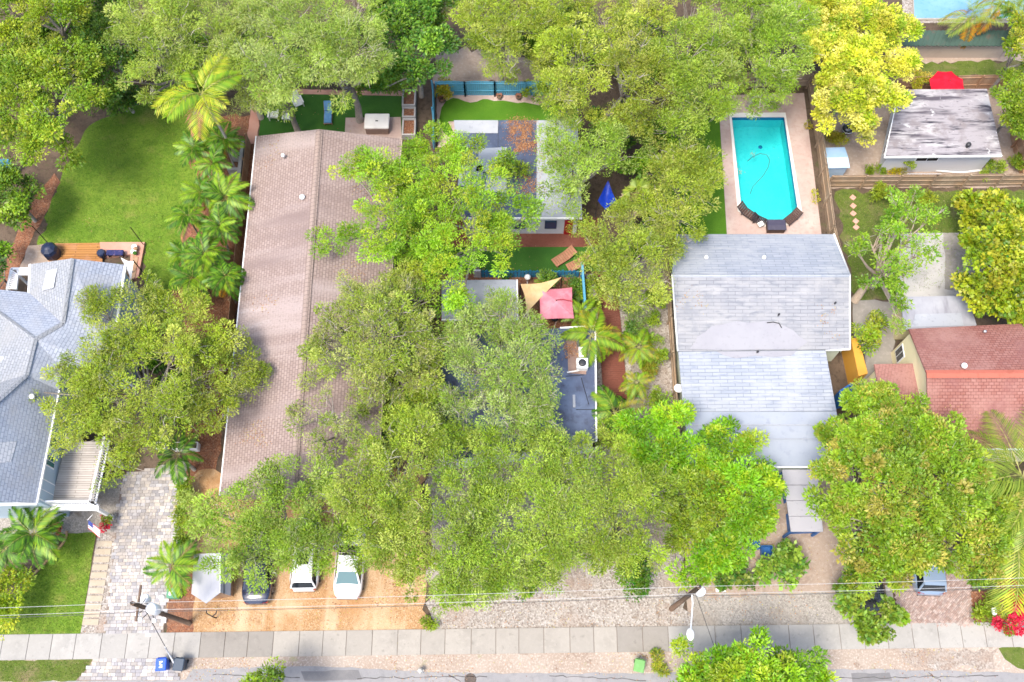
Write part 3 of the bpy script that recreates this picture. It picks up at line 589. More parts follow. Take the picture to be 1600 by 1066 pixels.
sheet('patio_bed', [(690,428),(922,428),(935,520),(690,520)], .015, 'mulch', .1, 17)
bw = thing('boardwalk', 'red brown plank boardwalk running between palms and gravel', 'boardwalk', W(955, 530))
L0, R0, L1, R1 = W(929,425), W(962,425), W(943,624), W(981,624)
for i in range(64):
    a, b = i / 64, (i + .9) / 64
    MB().prism([L0.lerp(L1, b), R0.lerp(R1, b), R0.lerp(R1, a), L0.lerp(L1, a)], .04, .12 + random.uniform(0, .008)).build('plank', 'deck_red_plain', bw)
sheet('gravel_strip', [(914,428),(932,428),(948,640),(928,690),(926,560)], .02, 'pale_gravel', .08, 18)
sheet('gravel_side_yard', [(958,428),(1046,380),(1062,620),(1070,700),(985,700),(982,620)], .012, 'pale_gravel', .08, 19)
sheet('gravel_front_yard', [(672,700),(1050,700),(1078,990),(664,995)], .016, 'pale_gravel', .45, 20)
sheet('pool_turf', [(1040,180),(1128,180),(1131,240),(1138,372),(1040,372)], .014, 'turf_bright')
sheet('front_yard', [(1062,690),(1330,690),(1345,984),(1076,988)], .008, 'sand', .1, 21)
sheet('gravel_apron', [(1080,930),(1310,929),(1330,930),(1342,986),(1076,990)], .013, 'grey_gravel', .22, 22)
sheet('side_lawn', [(1305,300),(1680,298),(1680,440),(1500,450),(1335,470),(1318,380)], .012, 'lawn_rough', .25, 23)
sheet('grass_strip', [(1395,98),(1640,96),(1640,118),(1385,122)], .012, 'lawn_rough', .25, 24)
sheet('white_slab', [(1408,364),(1512,364),(1516,470),(1400,470)], .05, 'white_concrete')
sheet('dusty_slab', [(1474,364.5),(1600,364),(1600,452),(1476,452)], .055, 'concrete_old', .1, 26)
sheet('side_path', [(1332,470),(1402,470),(1392,600),(1338,600)], .02, 'concrete_old', .1, 27)
sheet('far_right_lawn', [(1500,770),(1700,740),(1700,905),(1520,915)], .012, 'lawn', .2, 28)
sheet('shrub_bed', [(1514,925),(1700,910),(1700,980),(1524,984)], .012, 'mulch', .1, 29)
sheet('dirt_lane', [(1395,70),(1660,70),(1660,98),(1390,100)], .009, 'sand', .3, 30)
sheet('outbuilding_yard', [(1272,150),(1420,140),(1600,140),(1610,292),(1292,294)], .006, 'sand', .1, 31)
# pavers: real pieces
def inpoly(p, poly):
    c = False; j = len(poly) - 1
    for i in range(len(poly)):
        a, b = poly[i], poly[j]
        if (a.y > p.y) != (b.y > p.y) and p.x < (b.x - a.x) * (p.y - a.y) / (b.y - a.y) + a.x: c = not c
        j = i
    return c
def pave(name, pxs, dx, dy, cols, z, bed, rot=0, herring=False, gap=.012):
    poly = [W(x, y) for x, y in pxs]; base = sheet(name, pxs, z - .05 if z > .06 else .02, bed)
    cx = sum(p.x for p in poly) / len(poly); cy = sum(p.y for p in poly) / len(poly); ca, sa = math.cos(rot), math.sin(rot)
    ext = max((p - Vector((cx, cy, 0))).length for p in poly); bits = []
    ny = int(ext / dy) + 1; nx = int(ext / dx) + 2
    for j in range(-ny, ny):
        off = random.uniform(0, dx) if not herring else 0; i = -nx
        xx_ = -ext + off - dx
        while xx_ < ext:
            w = dx * (random.choice((.65, 1, 1, 1.35)) if not herring else 1)
            bits.append((xx_ + w / 2, j * dy + dy / 2, w - gap, dy - gap, 0)); xx_ += w
    V, Fc, Cc = [], [], []
    for (lx, ly, w, d, _) in bits:
        p = Vector((cx + lx * ca - ly * sa, cy + lx * sa + ly * ca, 0))
        if not inpoly(p, poly): continue
        h = z + random.uniform(-.004, .006); o = len(V); c = random.choice(cols); t = random.uniform(.85, 1.15); c = [q * t for q in c]
        for zz, ins in ((z - .05, 0), (h - .006, 0), (h, .01)):
            for sx, sy in ((-1, -1), (1, -1), (1, 1), (-1, 1)):
                ax, ay = sx * (w / 2 - ins), sy * (d / 2 - ins); V.append((p.x + ax * ca - ay * sa, p.y + ax * sa + ay * ca, zz))
        for q in (0, 4):
            Fc += [(o + q + i, o + q + (i + 1) % 4, o + q + 4 + (i + 1) % 4, o + q + 4 + i) for i in range(4)]
        Fc.append((o + 8, o + 9, o + 10, o + 11)); Cc += [c] * 9
    me = bpy.data.meshes.new('pavers'); me.from_pydata(V, [], Fc); at = me.attributes.new('Col', 'FLOAT_COLOR', 'FACE')
    at.data.foreach_set('color', np.array([(*c, 1) for c in Cc], np.float32).ravel()); me.materials.append(MATS['paver'])
    o = bpy.data.objects.new('pavers', me); COL.objects.link(o); o.parent = base; o['kind'] = 'stuff'
PV = [(.36,.34,.335),(.42,.38,.345),(.27,.26,.27),(.46,.41,.355),(.38,.37,.38),(.31,.285,.265)]
pave('paver_driveway', [(190,742),(292,720),(286,800),(268,880),(255,993),(163,993)], .30, .21, PV, .075, 'joint_sand', .02)
pave('paver_apron', [(150,1030),(285,1028),(280,1062),(118,1064)], .30, .21, PV, .075, 'joint_sand', 0)
BR = [(.33,.235,.20),(.37,.28,.245),(.28,.195,.165),(.39,.31,.275),(.31,.235,.21)]
pave('brick_driveway', [(1392,880),(1512,875),(1521,979),(1406,981)], .20, .10, BR, .075, 'joint_sand', R(45), True)
MB().prism([W(1382,915), W(1392,915), W(1402,978), W(1392,978)], .0, .08).build('concrete_edging', 'concrete', kind='structure')
# pool with deck ring
n = len(pw); zc = .05
out = [W(1122,150), W(1256,146), W(1284,372), W(1262,374), W(1190,374), W(1136,374)]
cop = []
for i, p in enumerate(pw):
    c = sum(pw, Vector()) / n; d = (p - c); cop.append(p + d.normalized() * .42)
mb = MB()
for i in range(n):
    j = (i + 1) % n; a, b, c_, d_ = cop[i], cop[j], out[j], out[i]
    mb.poly([(d_.x, d_.y, zc), (c_.x, c_.y, zc), (b.x, b.y, zc), (a.x, a.y, zc)][::-1])
mb.build('pool_deck', 'pool_deck', kind='structure')
sp = thing('swimming_pool', 'turquoise swimming pool with cut corners and pale coping', 'pool', sum(pw, Vector()) / n)
mb = MB()
for i in range(n):
    j = (i + 1) % n; a, b, c_, d_ = cop[i], cop[j], pw[j], pw[i]; q = .085
    mb.add([(a.x, a.y, q), (b.x, b.y, q), (c_.x, c_.y, q), (d_.x, d_.y, q), (a.x, a.y, -.1), (b.x, b.y, -.1), (c_.x, c_.y, -.1), (d_.x, d_.y, -.1)], [(0, 1, 2, 3)[::-1], (0, 1, 5, 4), (2, 3, 7, 6)])
mb.build('coping', 'pool_coping', sp)
mb = MB(); mb.poly([(p.x, p.y, -1.3) for p in reversed(pw)])
for i in range(n):
    j = (i + 1) % n; mb.poly([(pw[i].x, pw[i].y, -1.3), (pw[j].x, pw[j].y, -1.3), (pw[j].x, pw[j].y, 0), (pw[i].x, pw[i].y, 0)])
st = [W(1158,326), W(1246,326), W(1230,344), W(1194,347)]
mb.prism(st, -1.25, -.45)
mb.build('basin', 'pool_floor', sp)
MB().poly([(p.x, p.y, -.06) for p in reversed(pw)]).build('pool_water', 'pool_water', sp)
mb = MB()
for i in range(n):
    j = (i + 1) % n; ctr = sum(pw, Vector()) / n; A_, B_ = pw[i].lerp(ctr, .006), pw[j].lerp(ctr, .006)
    mb.poly([(A_.x, A_.y, -.28), (B_.x, B_.y, -.28), (B_.x, B_.y, .07), (A_.x, A_.y, .07)])
mb.build('tile_band', 'pool_tile', sp)
dr = W(1188, 230, -1.28); MB().lathe((dr.x, dr.y, -1.3), [(.16, 0), (.16, .02), (.04, .03)], 14).build('drain', 'pool_tile', sp)
for i in range(2): MB().prism([W(1194 - i * 10, 347 - i * 7), W(1230 + i * 4, 344 - i * 6), W(1226 + i * 6, 339 - i * 6), W(1190 - i * 10, 341 - i * 7)], -1.2, -.25 - i * .14).build('step', 'pool_floor', sp)
hose = MB(); pts = []
for x, y in ((1172,303),(1176,292),(1192,275),(1200,262),(1203,250),(1198,242),(1188,240),(1176,245),(1168,252)): pts.append(W(x, y, -.03))
one('pool_hose', hose.tube(pts, .022, 5), 'wire_dark', 'thin dark cleaning hose curled on the turquoise pool water', 'hose', pts[0])
# neighbour's pool in the far right corner
fp = [(1425,-40),(1700,-40),(1700,30),(1428,30)]
sheet('far_pool_deck', [(1405,-60),(1740,-60),(1740,36),(1412,36)], .02, 'pale_gravel')
fpo = thing('swimming_pool', 'pale blue neighbouring pool behind palms in the far right corner', 'pool', W(1500, 0))
MB().prism([W(*p) for p in fp], .01, .06).build('pool_water', 'blue_water', fpo)
MB().tube([W(*p, .08) for p in fp] + [W(*fp[0], .08)], .09, 6).build('coping', 'concrete', fpo)

# ================================================================== BUILDINGS
def slope(root, pts, mat, th=.14, name='roof_slope'): return MB().slab([W(*p) for p in pts], th).build(name, mat, root)
def walls(root, pts, mat, inset=.35, z1=None, z0=-.02, name='wall'):
    P = [W(*p) for p in pts]; c = sum(P, Vector()) / len(P); n = len(P)
    a = sum(P[i].x * P[(i + 1) % n].y - P[(i + 1) % n].x * P[i].y for i in range(n))
    if a < 0: P.reverse()
    Q = []
    for i in range(n):
        e1 = (P[i] - P[i - 1]).xy.normalized(); e2 = (P[(i + 1) % n] - P[i]).xy.normalized()
        n1 = Vector((-e1.y, e1.x)); n2 = Vector((-e2.y, e2.x)); d = (n1 + n2); d = d / max(.3, d.length_squared) * 2
        Q.append(Vector((P[i].x + d.x * inset, P[i].y + d.y * inset, 0)))
    MB().prism(Q, z0, z1 if z1 else P[0].z - .1).build(name, mat, root); return Q
def wallwin(root, a, b, t0, t1, z0, z1, mat, frame='white_trim', off=.04, name='window'):
    """window on the wall from plan point a to b (outside to the right of a->b)"""
    d = (b - a).xy; nn = Vector((d.y, -d.x)).normalized(); p0 = a.xy.lerp(b.xy, t0); p1 = a.xy.lerp(b.xy, t1)
    def q(p, z, o): return (p.x + nn.x * o, p.y + nn.y * o, z)
    e = (p1 - p0).normalized() * .08
    fr = MB().add([q(p0 - e, z0 - .08, 0), q(p1 + e, z0 - .08, 0), q(p1 + e, z1 + .08, 0), q(p0 - e, z1 + .08, 0), q(p0 - e, z0 - .08, off), q(p1 + e, z0 - .08, off), q(p1 + e, z1 + .08, off), q(p0 - e, z1 + .08, off)],
             [(4, 5, 6, 7), (0, 1, 5, 4), (1, 2, 6, 5), (2, 3, 7, 6), (3, 0, 4, 7)]).build(name, frame, root)
    m = MB(); mid = p0.lerp(p1, .5)
    for u, v in ((p0, mid - e * .35), (mid + e * .35, p1)): m.poly([q(u, z0, off + .015), q(v, z0, off + .015), q(v, z1, off + .015), q(u, z1, off + .015)])
    m.build('pane', mat, fr)
def vent(root, px, py, z, r=.14, mat='white_trim', name='roof_vent', dome=True):
    c = W(px, py, z); MB().lathe((c.x, c.y, z - .15), [(r * .6, 0), (r * .6, .25), (r * 1.2, .28), (r * 1.1, .4), (r * .4, .47)], 10).build(name, mat, root)
def ridge(root, a, b, mat, w=.16, name='ridge_cap'):
    A, Bp = W(*a), W(*b); d = (Bp - A).normalized(); s = d.cross(Vector((0, 0, 1))).normalized() * w; u = Vector((0, 0, .05)); dn = Vector((0, 0, -.06))
    MB().add([A - s + dn, A + u, A + s + dn, Bp - s + dn, Bp + u, Bp + s + dn], [(0, 1, 4, 3), (1, 2, 5, 4), (0, 2, 1), (3, 4, 5)]).build(name, mat, root)

# ---- 1. blue grey shingled two-storey house on the left
Z1, ZR = 5.2, 6.9
H1 = thing('house', 'two storey white house with blue grey shingle hip roof and balcony', 'house', W(40, 640))
S, SW = 'shingle_blue_grey', 'shingle_west_shading'
Wc, Cc, Dc = (112,404,ZR), (54,530,7.0), (40,586,7.0)
def planez(a, b, c, px, py):            # height at which that pixel meets the plane of three surveyed points
    A, Bq, Cq = W(*a), W(*b), W(*c); nn = (Bq - A).cross(Cq - A); o = Vector((0, 0, CAM_H)); d = W(px, py, 0) - o
    return (px, py, (o + d * (nn.dot(A - o) / nn.dot(d))).z)
Bc = planez((-60,447,Z1), (45,457,Z1), Cc, 97, 505)
slope(H1, [(47,413,Z1), Wc, (45,457,Z1)], SW); slope(H1, [Wc, Bc, (45,457,Z1)], SW)
slope(H1, [Wc, (196,414,Z1), (172,570,Z1), Bc], S)
slope(H1, [Bc, (172,570,Z1), (96,575,Z1+.6), Cc], S)
slope(H1, [(-60,447,Z1), (45,457,Z1), Bc, Cc], S)
slope(H1, [(-60,447,Z1), Cc, Dc, (-150,640,Z1)], SW)
slope(H1, [Cc, (96,575,Z1+.6), (92,610,Z1), Dc], S)
RG = planez(Dc, (92,610,Z1), (57,786,Z1), -110, 720); RE = planez(Dc, (92,610,Z1), (57,786,Z1), -110, 780)
slope(H1, [Dc, (92,610,Z1), (57,786,Z1), RE], S)
slope(H1, [Dc, RE, RG], S)
slope(H1, [Dc, RG, (-190,680,6.0), (-150,640,Z1)], SW)
for a, b in ((Wc, Bc), (Bc, Cc), (Cc, Dc), (Cc, (-60,447,Z1)), (Dc, RG)):
    ridge(H1, (a[0], a[1], a[2] + .05), (b[0], b[1], b[2] + .05), 'shingle_west_shading')
def patch(root, pts, name='shingle_patch'): MB().slab([W(*p) for p in pts], .03).build(name, 'shingle_patch', root)
def onplane(a, b, c, px, py, up):        # lift a pixel onto the plane of three surveyed points
    A, Bq, Cq = W(*a), W(*b), W(*c); nn = (Bq - A).cross(Cq - A); o = Vector((0, 0, CAM_H)); d = W(px, py, 0) - o
    t = nn.dot(A - o) / nn.dot(d); p = o + d * t; return p + Vector((0, 0, up))
pl = ((47,413,Z1), Wc, (45,457,Z1))
MB().slab([onplane(*pl, x, y, .05) for x, y in ((73,424),(90,420),(84,450),(66,455))], .05).build('shingle_patch', 'shingle_patch', H1)
pl = (Dc, (92,610,Z1), (57,786,Z1))
MB().slab([onplane(*pl, x, y, .05) for x, y in ((0,692),(27,690),(18,722),(-8,724))], .05).build('shingle_patch', 'shingle_patch', H1)
q = walls(H1, [(47,413,Z1), (196,414,Z1), (172,570,Z1), (92,575,Z1), (57,786,Z1), (-130,790,Z1), (-150,640,Z1), (-60,447,Z1), (45,457,Z1)], 'blue_white_wall', .25)
A, Bw = W(57,786,Z1), W(-130,790,Z1)
def trim(root, a, b, w=.14, name='gutter', mat='white_trim', h=.16):
    a, b = W(*a), W(*b); d = (b - a); MB().box((a + b) / 2 + Vector((0, 0, -.05)), (d.xy.length, w, h), math.atan2(d.y, d.x)).build(name, mat, root)
for a, b in (((196,414,Z1), (172,570,Z1)), ((92,610,Z1), (57,786,Z1)), ((57,787,Z1), (-130,791,Z1)), ((47,413,Z1), (45,457,Z1))): trim(H1, a, b)
# windows on south and east walls
sw, se = Vector((W(-130,790,Z1).x + .25, W(57,786,Z1).y + .28, 0)), Vector((W(57,786,Z1).x - .25, W(57,786,Z1).y + .28, 0))
for t in (.30, .48, .66, .84):
    wallwin(H1, sw, se, t, t + .10, .8, 2.0, 'window_navy'); wallwin(H1, sw, se, t, t + .10, 3.5, 4.7, 'window_navy')
ne = Vector((W(92,575,Z1).x - .25, W(92,575,Z1).y, 0))
for t in (.28, .42): wallwin(H1, se, ne, t, t + .075, 3.3, 4.7, 'window_teal')
wallwin(H1, se, ne, .02, .16, 2.75, 4.6, 'blue_white_wall', name='door')
# balcony
BZ = 2.7
bp = [(80,783,BZ), (146,783,BZ), (155,730,BZ), (166,690,BZ), (104,690,BZ)]
MB().slab([W(*p) for p in bp], .2).build('balcony_floor', 'deck_grey', H1)
rail = MB()
for a, b in (((62,789,BZ), (150,789,BZ)), ((150,789,BZ), (172,690,BZ))):
    A, Bq = W(*a), W(*b); u = Vector((0, 0, 1))
    for zz, w_ in ((1.0, .12), (.12, .1)):
        d = Bq - A; rail.box((A + Bq) / 2 + u * zz, (d.xy.length + .1, w_, .07), math.atan2(d.y, d.x))
    k = int((Bq - A).length / .16)
    for i in range(k + 1):
        p = A.lerp(Bq, i / k); rail.box(p + u * .55, (.05, .05, .9))
rail.build('balcony_rail', 'white_trim', H1)
MB().slab([W(*p) for p in ((58,787,BZ-.02), (153,787,BZ-.02), (154,797,BZ-.02), (52,797,BZ-.02))], .3).build('balcony_beam', 'white_trim', H1)
for px, py in ((151,795), (168,715)):
    t = W(px, py, BZ); MB().box((t.x, t.y, BZ / 2), (.2, .2, BZ - .05)).build('column', 'white_trim', H1)
vent(H1, 6, 562, 6.3); vent(H1, 52, 621, 6.5)
# side porch with white slatted frame
sp_ = thing('pergola', 'white slatted porch frame on left flank of blue grey house', 'pergola', W(30, 425))
for a, b in (((18,420,2.6), (46,420,2.6)), ((18,420,2.6), (11,452,2.6)), ((27,428,2.6), (46,428,2.6)), ((27,428,2.6), (24,452,2.6))):
    trim(sp_, a, b, .16, 'beam')
for i in range(10):
    t = i / 9; a = W(16 - 5 * t + 2, 423 + 28 * t, 2.62); b = W(27 - 3 * t, 429 + 22 * t, 2.62); d = b - a
    MB().box((a + b) / 2, (d.xy.length, .09, .05), math.atan2(d.y, d.x)).build('slat', 'white_trim', sp_)
for i in range(7):
    a = W(27 + i * 2.7, 422, 2.62); b = W(28.5 + i * 2.7, 428, 2.62); d = b - a
    MB().box((a + b) / 2, (d.xy.length, .09, .05), math.atan2(d.y, d.x)).build('slat', 'white_trim', sp_)
for px, py in ((18,420), (11,452)):
    t = W(px, py, 2.5); MB().box((t.x, t.y, 1.25), (.14, .14, 2.5)).build('post', 'white_trim', sp_)
# back deck
sheet('back_deck', [(72,383),(160,382),(160,415),(80,415)], .25, 'deck_wood')
MB().prism([W(72,383), W(160,382), W(160,420), W(80,420)], 0, .245).build('deck_edge', 'deck_wood', kind='structure')
MB().prism([W(158,381), W(228,381), W(218,436), W(204,440), W(206,400), W(160,405)], 0, .26).build('back_patio', 'terracotta', kind='structure')
MB().prism([W(208,399,.3), W(216,402,.3), W(211,434,.3), W(203,438,.3)], .26, .32).build('patio_mat', 'fence_wood_red', kind='structure')

# ---- 2. brown shingled house
H2 = thing('house', 'long low house with mottled brown shingle gable roof', 'house', W(480, 480))
ze, zr = 2.9, 4.7
slope(H2, [(400,213,ze), (499,202,zr), (457,770,zr), (343,775,ze)], 'shingle_brown')
slope(H2, [(499,202,zr), (628,217,ze), (598,620,ze), (590,775,ze), (457,770,zr)], 'shingle_brown')
ridge(H2, (499,203,zr+.05), (457,769,zr+.05), 'shingle_ridge_brown', .24)
walls(H2, [(400,213,ze), (628,217,ze), (590,775,ze), (343,775,ze)], 'plaster_tan', .4)
a, b, c = W(400,213,ze), W(628,217,ze), W(499,202,zr)
MB().slab([(a.x + .4, a.y - .4, ze - .1), (b.x - .4, b.y - .4, ze - .1), (c.x, c.y - .4, zr - .2)], .05).build('gable', 'plaster_tan', H2)
trim(H2, (400,213,ze), (343,775,ze), .07, mat='transformer_grey'); trim(H2, (628,217,ze), (598,620,ze), .05, mat='plaster_tan'); trim(H2, (598,620,ze), (590,775,ze), .05, mat='plaster_tan')
vent(H2, 473, 310, 4.4, .17, 'transformer_grey'); vent(H2, 443, 245, 4.0, .12, 'transformer_grey')

# ---- 3. centre lot: rear cottage, shed, front cottage
H3 = thing('cottage', 'flat roofed rear cottage with white walls, red door and navy roof', 'cottage', W(810, 270))
zc_ = 2.9
slope(H3, [(709,188,zc_), (778,188,zc_), (778,208,zc_), (711,208,zc_)], 'membrane_grey', .2, 'roof_panel')
slope(H3, [(778.5,188,zc_-.03), (838,188,zc_-.03), (838,340,zc_-.03), (778.5,340,zc_-.03)], 'membrane_navy', .2, 'roof_panel')
slope(H3, [(712,208.5,zc_-.03), (778,208.5,zc_-.03), (778,340,zc_-.03), (722,340,zc_-.03)], 'membrane_navy', .2, 'roof_panel')
slope(H3, [(838.5,188,zc_), (902,188,zc_), (910,340,zc_), (838.5,340,zc_)], 'membrane_grey', .2, 'roof_panel')
q = walls(H3, [(709,188,zc_), (902,188,zc_), (910,340,zc_), (722,340,zc_)], 'white_wall', .25, zc_ - .22)
ys = W(820, 340, zc_).y + .25
for x0, x1, z0, z1, nm, mt in ((880,893,.05,2.1,'door','red_paint'), (850,868,.9,2.0,'window','window_navy'), (800,820,.9,2.0,'window','window_navy')):
    a, b = W(x0, 350).x, W(x1, 350).x
    MB().box(((a + b) / 2, ys - .03, (z0 + z1) / 2), (b - a, .08, z1 - z0)).build(nm, mt, H3)
trim(H3, (722,341,zc_), (910,341,zc_), .08, 'fascia')
for px, py, s_ in ((768,250,1.1), (775,285,.8), (735,275,.9)):
    t = W(px, py, zc_ + .1); MB().slab([(t.x - s_, t.y - s_ * .8, t.z - .05), (t.x + s_ * .9, t.y - s_, t.z - .05), (t.x + s_, t.y + s_, t.z - .05), (t.x - s_ * .8, t.y + s_ * .9, t.z - .05)], .06).build('roof_patch', 'membrane_pale', H3)
SH = thing('shed', 'grey flat roofed garden shed beside the tan shade sail', 'shed', W(765, 460))
slope(SH, [(690,438,2.5), (808,437,2.5), (809,500,2.5), (690,500,2.5)], 'membrane_grey', .15, 'roof')
walls(SH, [(690,438,2.5), (808,437,2.5), (809,500,2.5), (690,500,2.5)], 'plaster_tan', .12)
trim(SH, (690,500,2.52), (809,500,2.52), .08, 'fascia'); trim(SH, (808,437,2.52), (809,500,2.52), .08, 'fascia')
H4 = thing('cottage', 'front cottage with dark navy membrane roof beside boardwalk', 'cottage', W(820, 620))
zn = 3.1
slope(H4, [(690,522,zn), (930,510,zn), (932,690,zn), (690,720,zn)], 'membrane_navy', .2, 'roof')
walls(H4, [(690,522,zn), (930,510,zn), (932,690,zn), (690,720,zn)], 'white_wall', .15, zn - .2)
trim(H4, (930,510,zn+.06), (932,690,zn+.06), .1, 'fascia'); trim(H4, (875,512.5,zn+.06), (930,509.5,zn+.06), .1, 'fascia')
slope(H4, [(886,527,zn+.03), (915,524,zn+.03), (916,585,zn+.03), (888,583,zn+.03)], 'tub_brown', .03, 'roof_patch')
seam = MB()
for a, b in (((908,590), (920,632)), ((900,640), (931,640)), ((884,588), (912,586))):
    seam.tube([W(*a, zn + .02), W(*b, zn + .02)], .02, 4)
seam.build('roof_seam', 'black', H4)
MB().box(W(897, 627, zn + .03), (.16, .85, .1)).build('roof_curb', 'membrane_grey', H4)
AC = thing('air_conditioner', 'white box air conditioner on navy roof beside palm', 'air conditioner', W(908, 572, zn))
c = W(909, 572, zn); MB().rbox(c + Vector((0, 0, .3)), (.75, .7, .6), .04).build('case', 'white_plastic', AC)
MB().lathe(c + Vector((0, 0, .6)), [(.26, 0), (.26, .02), (.08, .03)], 14).build('fan_grille', 'dark_metal', AC)
c = W(909, 553, zn); MB().rbox(c + Vector((0, 0, .2)), (.45, .7, .4), .03).build('duct', 'white_plastic', AC)
MB().tube([c + Vector((-.2, .4, .2)), c + Vector((-.25, .9, .2)), c + Vector((-.2, 1.2, .05))], .09, 8).build('pipe', 'chrome', AC)
MB().tube([W(886, 582, zn + .15), W(905, 579, zn + .2)], .05, 6).build('pipe', 'white_plastic', AC)

# ---- 4. pale grey house by the pool
H5 = thing('house', 'pale grey shingle gable house south of the turquoise pool', 'house', W(1190, 480))
z5, r5 = 3.0, 4.6
slope(H5, [(1058,366,z5), (1303,366,z5), (1328,430,r5), (1050,430,r5)], 'shingle_pale')
pz5 = planez((1050,430,r5), (1328,430,r5), (1328,546,z5), 1059, 549)
slope(H5, [(1050,430,r5), (1328,430,r5), (1328,546,z5), pz5], 'shingle_pale_sun_tone')
slope(H5, [(1060,549.5,z5-.05), (1290,547.5,z5-.05), (1307,643,z5-.35), planez((1060,549.5,z5-.05), (1290,547.5,z5-.05), (1307,643,z5-.35), 1068, 643)], 'shingle_pale')
slope(H5, [(1069,643.5,z5-.34), (1307,643.5,z5-.34), (1320,729,z5-.6), (1078,729,z5-.6)], 'membrane_pale', .14, 'flat_roof')
for yy in (664, 686): 
    a, b = W(1072, yy, z5 - .37), W(1312, yy, z5 - .37); MB().box((a + b) / 2 + Vector((0, 0, .015)), ((b - a).length, .05, .02)).build('roof_seam', 'membrane_grey', H5)
pl5 = ((1050,430,r5), (1328,430,r5), (1328,546,z5))
pts = [(1078,545),(1086,535),(1090,526),(1102,519),(1112,510),(1130,507),(1150,502),(1172,505),(1195,502),(1212,505),(1226,510),(1240,517),(1250,527),(1262,534),(1254,541),(1246,545.5),(1180,546.5),(1120,547)]
MB().slab([onplane(*pl5, x, y, .03) for x, y in pts], .05).build('roof_coating', 'coating_white', H5)
pl5b = ((1060,549.5,z5-.05), (1290,547.5,z5-.05), (1307,643,z5-.35))
pts = [(1120,549.5),(1245,549),(1236,556),(1210,558),(1180,556),(1150,560),(1132,556)]
MB().slab([onplane(*pl5b, x, y, .03) for x, y in pts], .05).build('roof_coating', 'coating_white', H5)
walls(H5, [(1058,366,z5), (1303,366,z5), (1328,546,z5), (1290,547,z5), (1307,643,z5), (1320,729,z5), (1078,729,z5), (1059,549,z5)], 'pale_green_wall', .3, z5 - .75)
for s_, px in ((1, 1050), (-1, 1328)):
    a, b, c = W(1058 if s_ > 0 else 1303, 366, z5), W(1059 if s_ > 0 else 1328, 548, z5), W(px, 430, r5)
    MB().add([(a.x + s_ * .32, a.y - .2, z5 - .9), (b.x + s_ * .32, b.y + .2, z5 - .9), (b.x + s_ * .32, b.y + .2, z5 - .1), (c.x + s_ * .32, c.y, r5 - .16), (a.x + s_ * .32, a.y - .2, z5 - .1)], [(0, 1, 2, 3, 4)]).build('gable', 'pale_green_wall', H5)
for a, b in (((1303,366,z5), (1328,430,r5)), ((1328,430,r5), (1328,546,z5)), ((1058,366,z5), (1050,430,r5)), ((1050,430,r5), (1059,549,z5)), ((1290,548,z5), (1328,546,z5)), ((1078,730,z5-.6), (1320,730,z5-.6))):
    A, Bq = W(*a), W(*b); MB().tube([A + Vector((0, 0, .02)), Bq + Vector((0, 0, .02))], .06, 4).build('fascia', 'white_trim', H5)
ridge(H5, (1050,430,r5+.04), (1328,430,r5+.04), 'shingle_pale', .14)
vent(H5, 1103, 404, 3.9, .12); vent(H5, 1193, 404, 3.9, .12); vent(H5, 1304, 475, 4.0, .06, 'dark_metal'); vent(H5, 1216, 493, 3.8, .06, 'dark_metal'); vent(H5, 1183, 551, 3.0, .07, 'dark_metal')
tb = MB().tube([onplane(*pl5, x, y, .06) for x, y in ((1198,505),(1208,504),(1217,506),(1221,513))], .03, 5); tb.build('roof_cable', 'black', H5)
dish = thing('satellite_dish', 'small white satellite dish on left wall of pale grey house', 'satellite dish', W(1056, 606))
c = W(1060, 607, 2.0); MB().lathe(c, [(.05, -.06), (.25, .0), (.3, .05), (.28, .05), (.04, -.04)], 14).build('reflector', 'white_plastic', dish)
MB().tube([c + Vector((0, 0, -.05)), c + Vector((.35, 0, -.3))], .03, 6).build('bracket', 'dark_metal', dish)
# wall and gate on its right flank
MB().prism([W(1314,546), W(1326,546), W(1340,600), W(1326,604)], 0, 2.1).build('flank_wall', 'ochre_wall', label='ochre yellow rendered wall on right flank of pale grey house', cat='wall')
gt = thing('gate', 'bright blue wooden gate frame between pale house and big tree', 'gate', W(1318, 622))
for a, b, nm in (((1312,612,1.5), (1330,600,1.5), 'top_rail'), ((1312,630,1.5), (1332,624,1.5), 'bottom_rail'), ((1330,600,1.5), (1333,626,1.5), 'stile'), ((1312,612,1.5), (1313,632,1.5), 'stile')):
    A, Bq = W(*a), W(*b); d = Bq - A; MB().box((A + Bq) / 2 - Vector((0, 0, .6)), (d.xy.length, .12, 1.3), math.atan2(d.y, d.x)).build(nm, 'blue_paint', gt)
# covered walkway in front, blue frame below a pale flat roof
CP = thing('carport', 'narrow pale flat canopy on blue posts in front yard', 'canopy', W(1250, 785))
cr = [(1222,734,2.3), (1277,733,2.3), (1286,830,2.3), (1236,832,2.3)]
for i in range(4):
    y0, y1 = 734 + 24.4 * i, 734 + 24.4 * (i + .97); f0, f1 = (y0 - 734) / 97, (y1 - 734) / 97
    slope(CP, [(1222 + 14 * f0, y0, 2.3), (1277 + 9 * f0, y0, 2.3), (1277 + 9 * f1, y1, 2.3), (1222 + 14 * f1, y1, 2.3)], 'membrane_white', .1, 'roof_panel')
for px, py in ((1225,737), (1275,737), (1284,827), (1238,829)):
    t = W(px, py, 2.2); MB().box((t.x, t.y, 1.1), (.14, .14, 2.2)).build('post', 'blue_paint', CP)
for (x0, y0), (x1, y1) in (((1228,765), (1231,782)), ((1234,800), (1237,826)), ((1239,830), (1283,828))):
    A, Bq = W(x0, y0, 1.0), W(x1, y1, 1.0); d = Bq - A
    MB().box(((A + Bq) / 2).xy.to_3d() + Vector((0, 0, .75)), (d.length, .06, 1.3), math.atan2(d.y, d.x)).build('panel', 'blue_paint', CP)

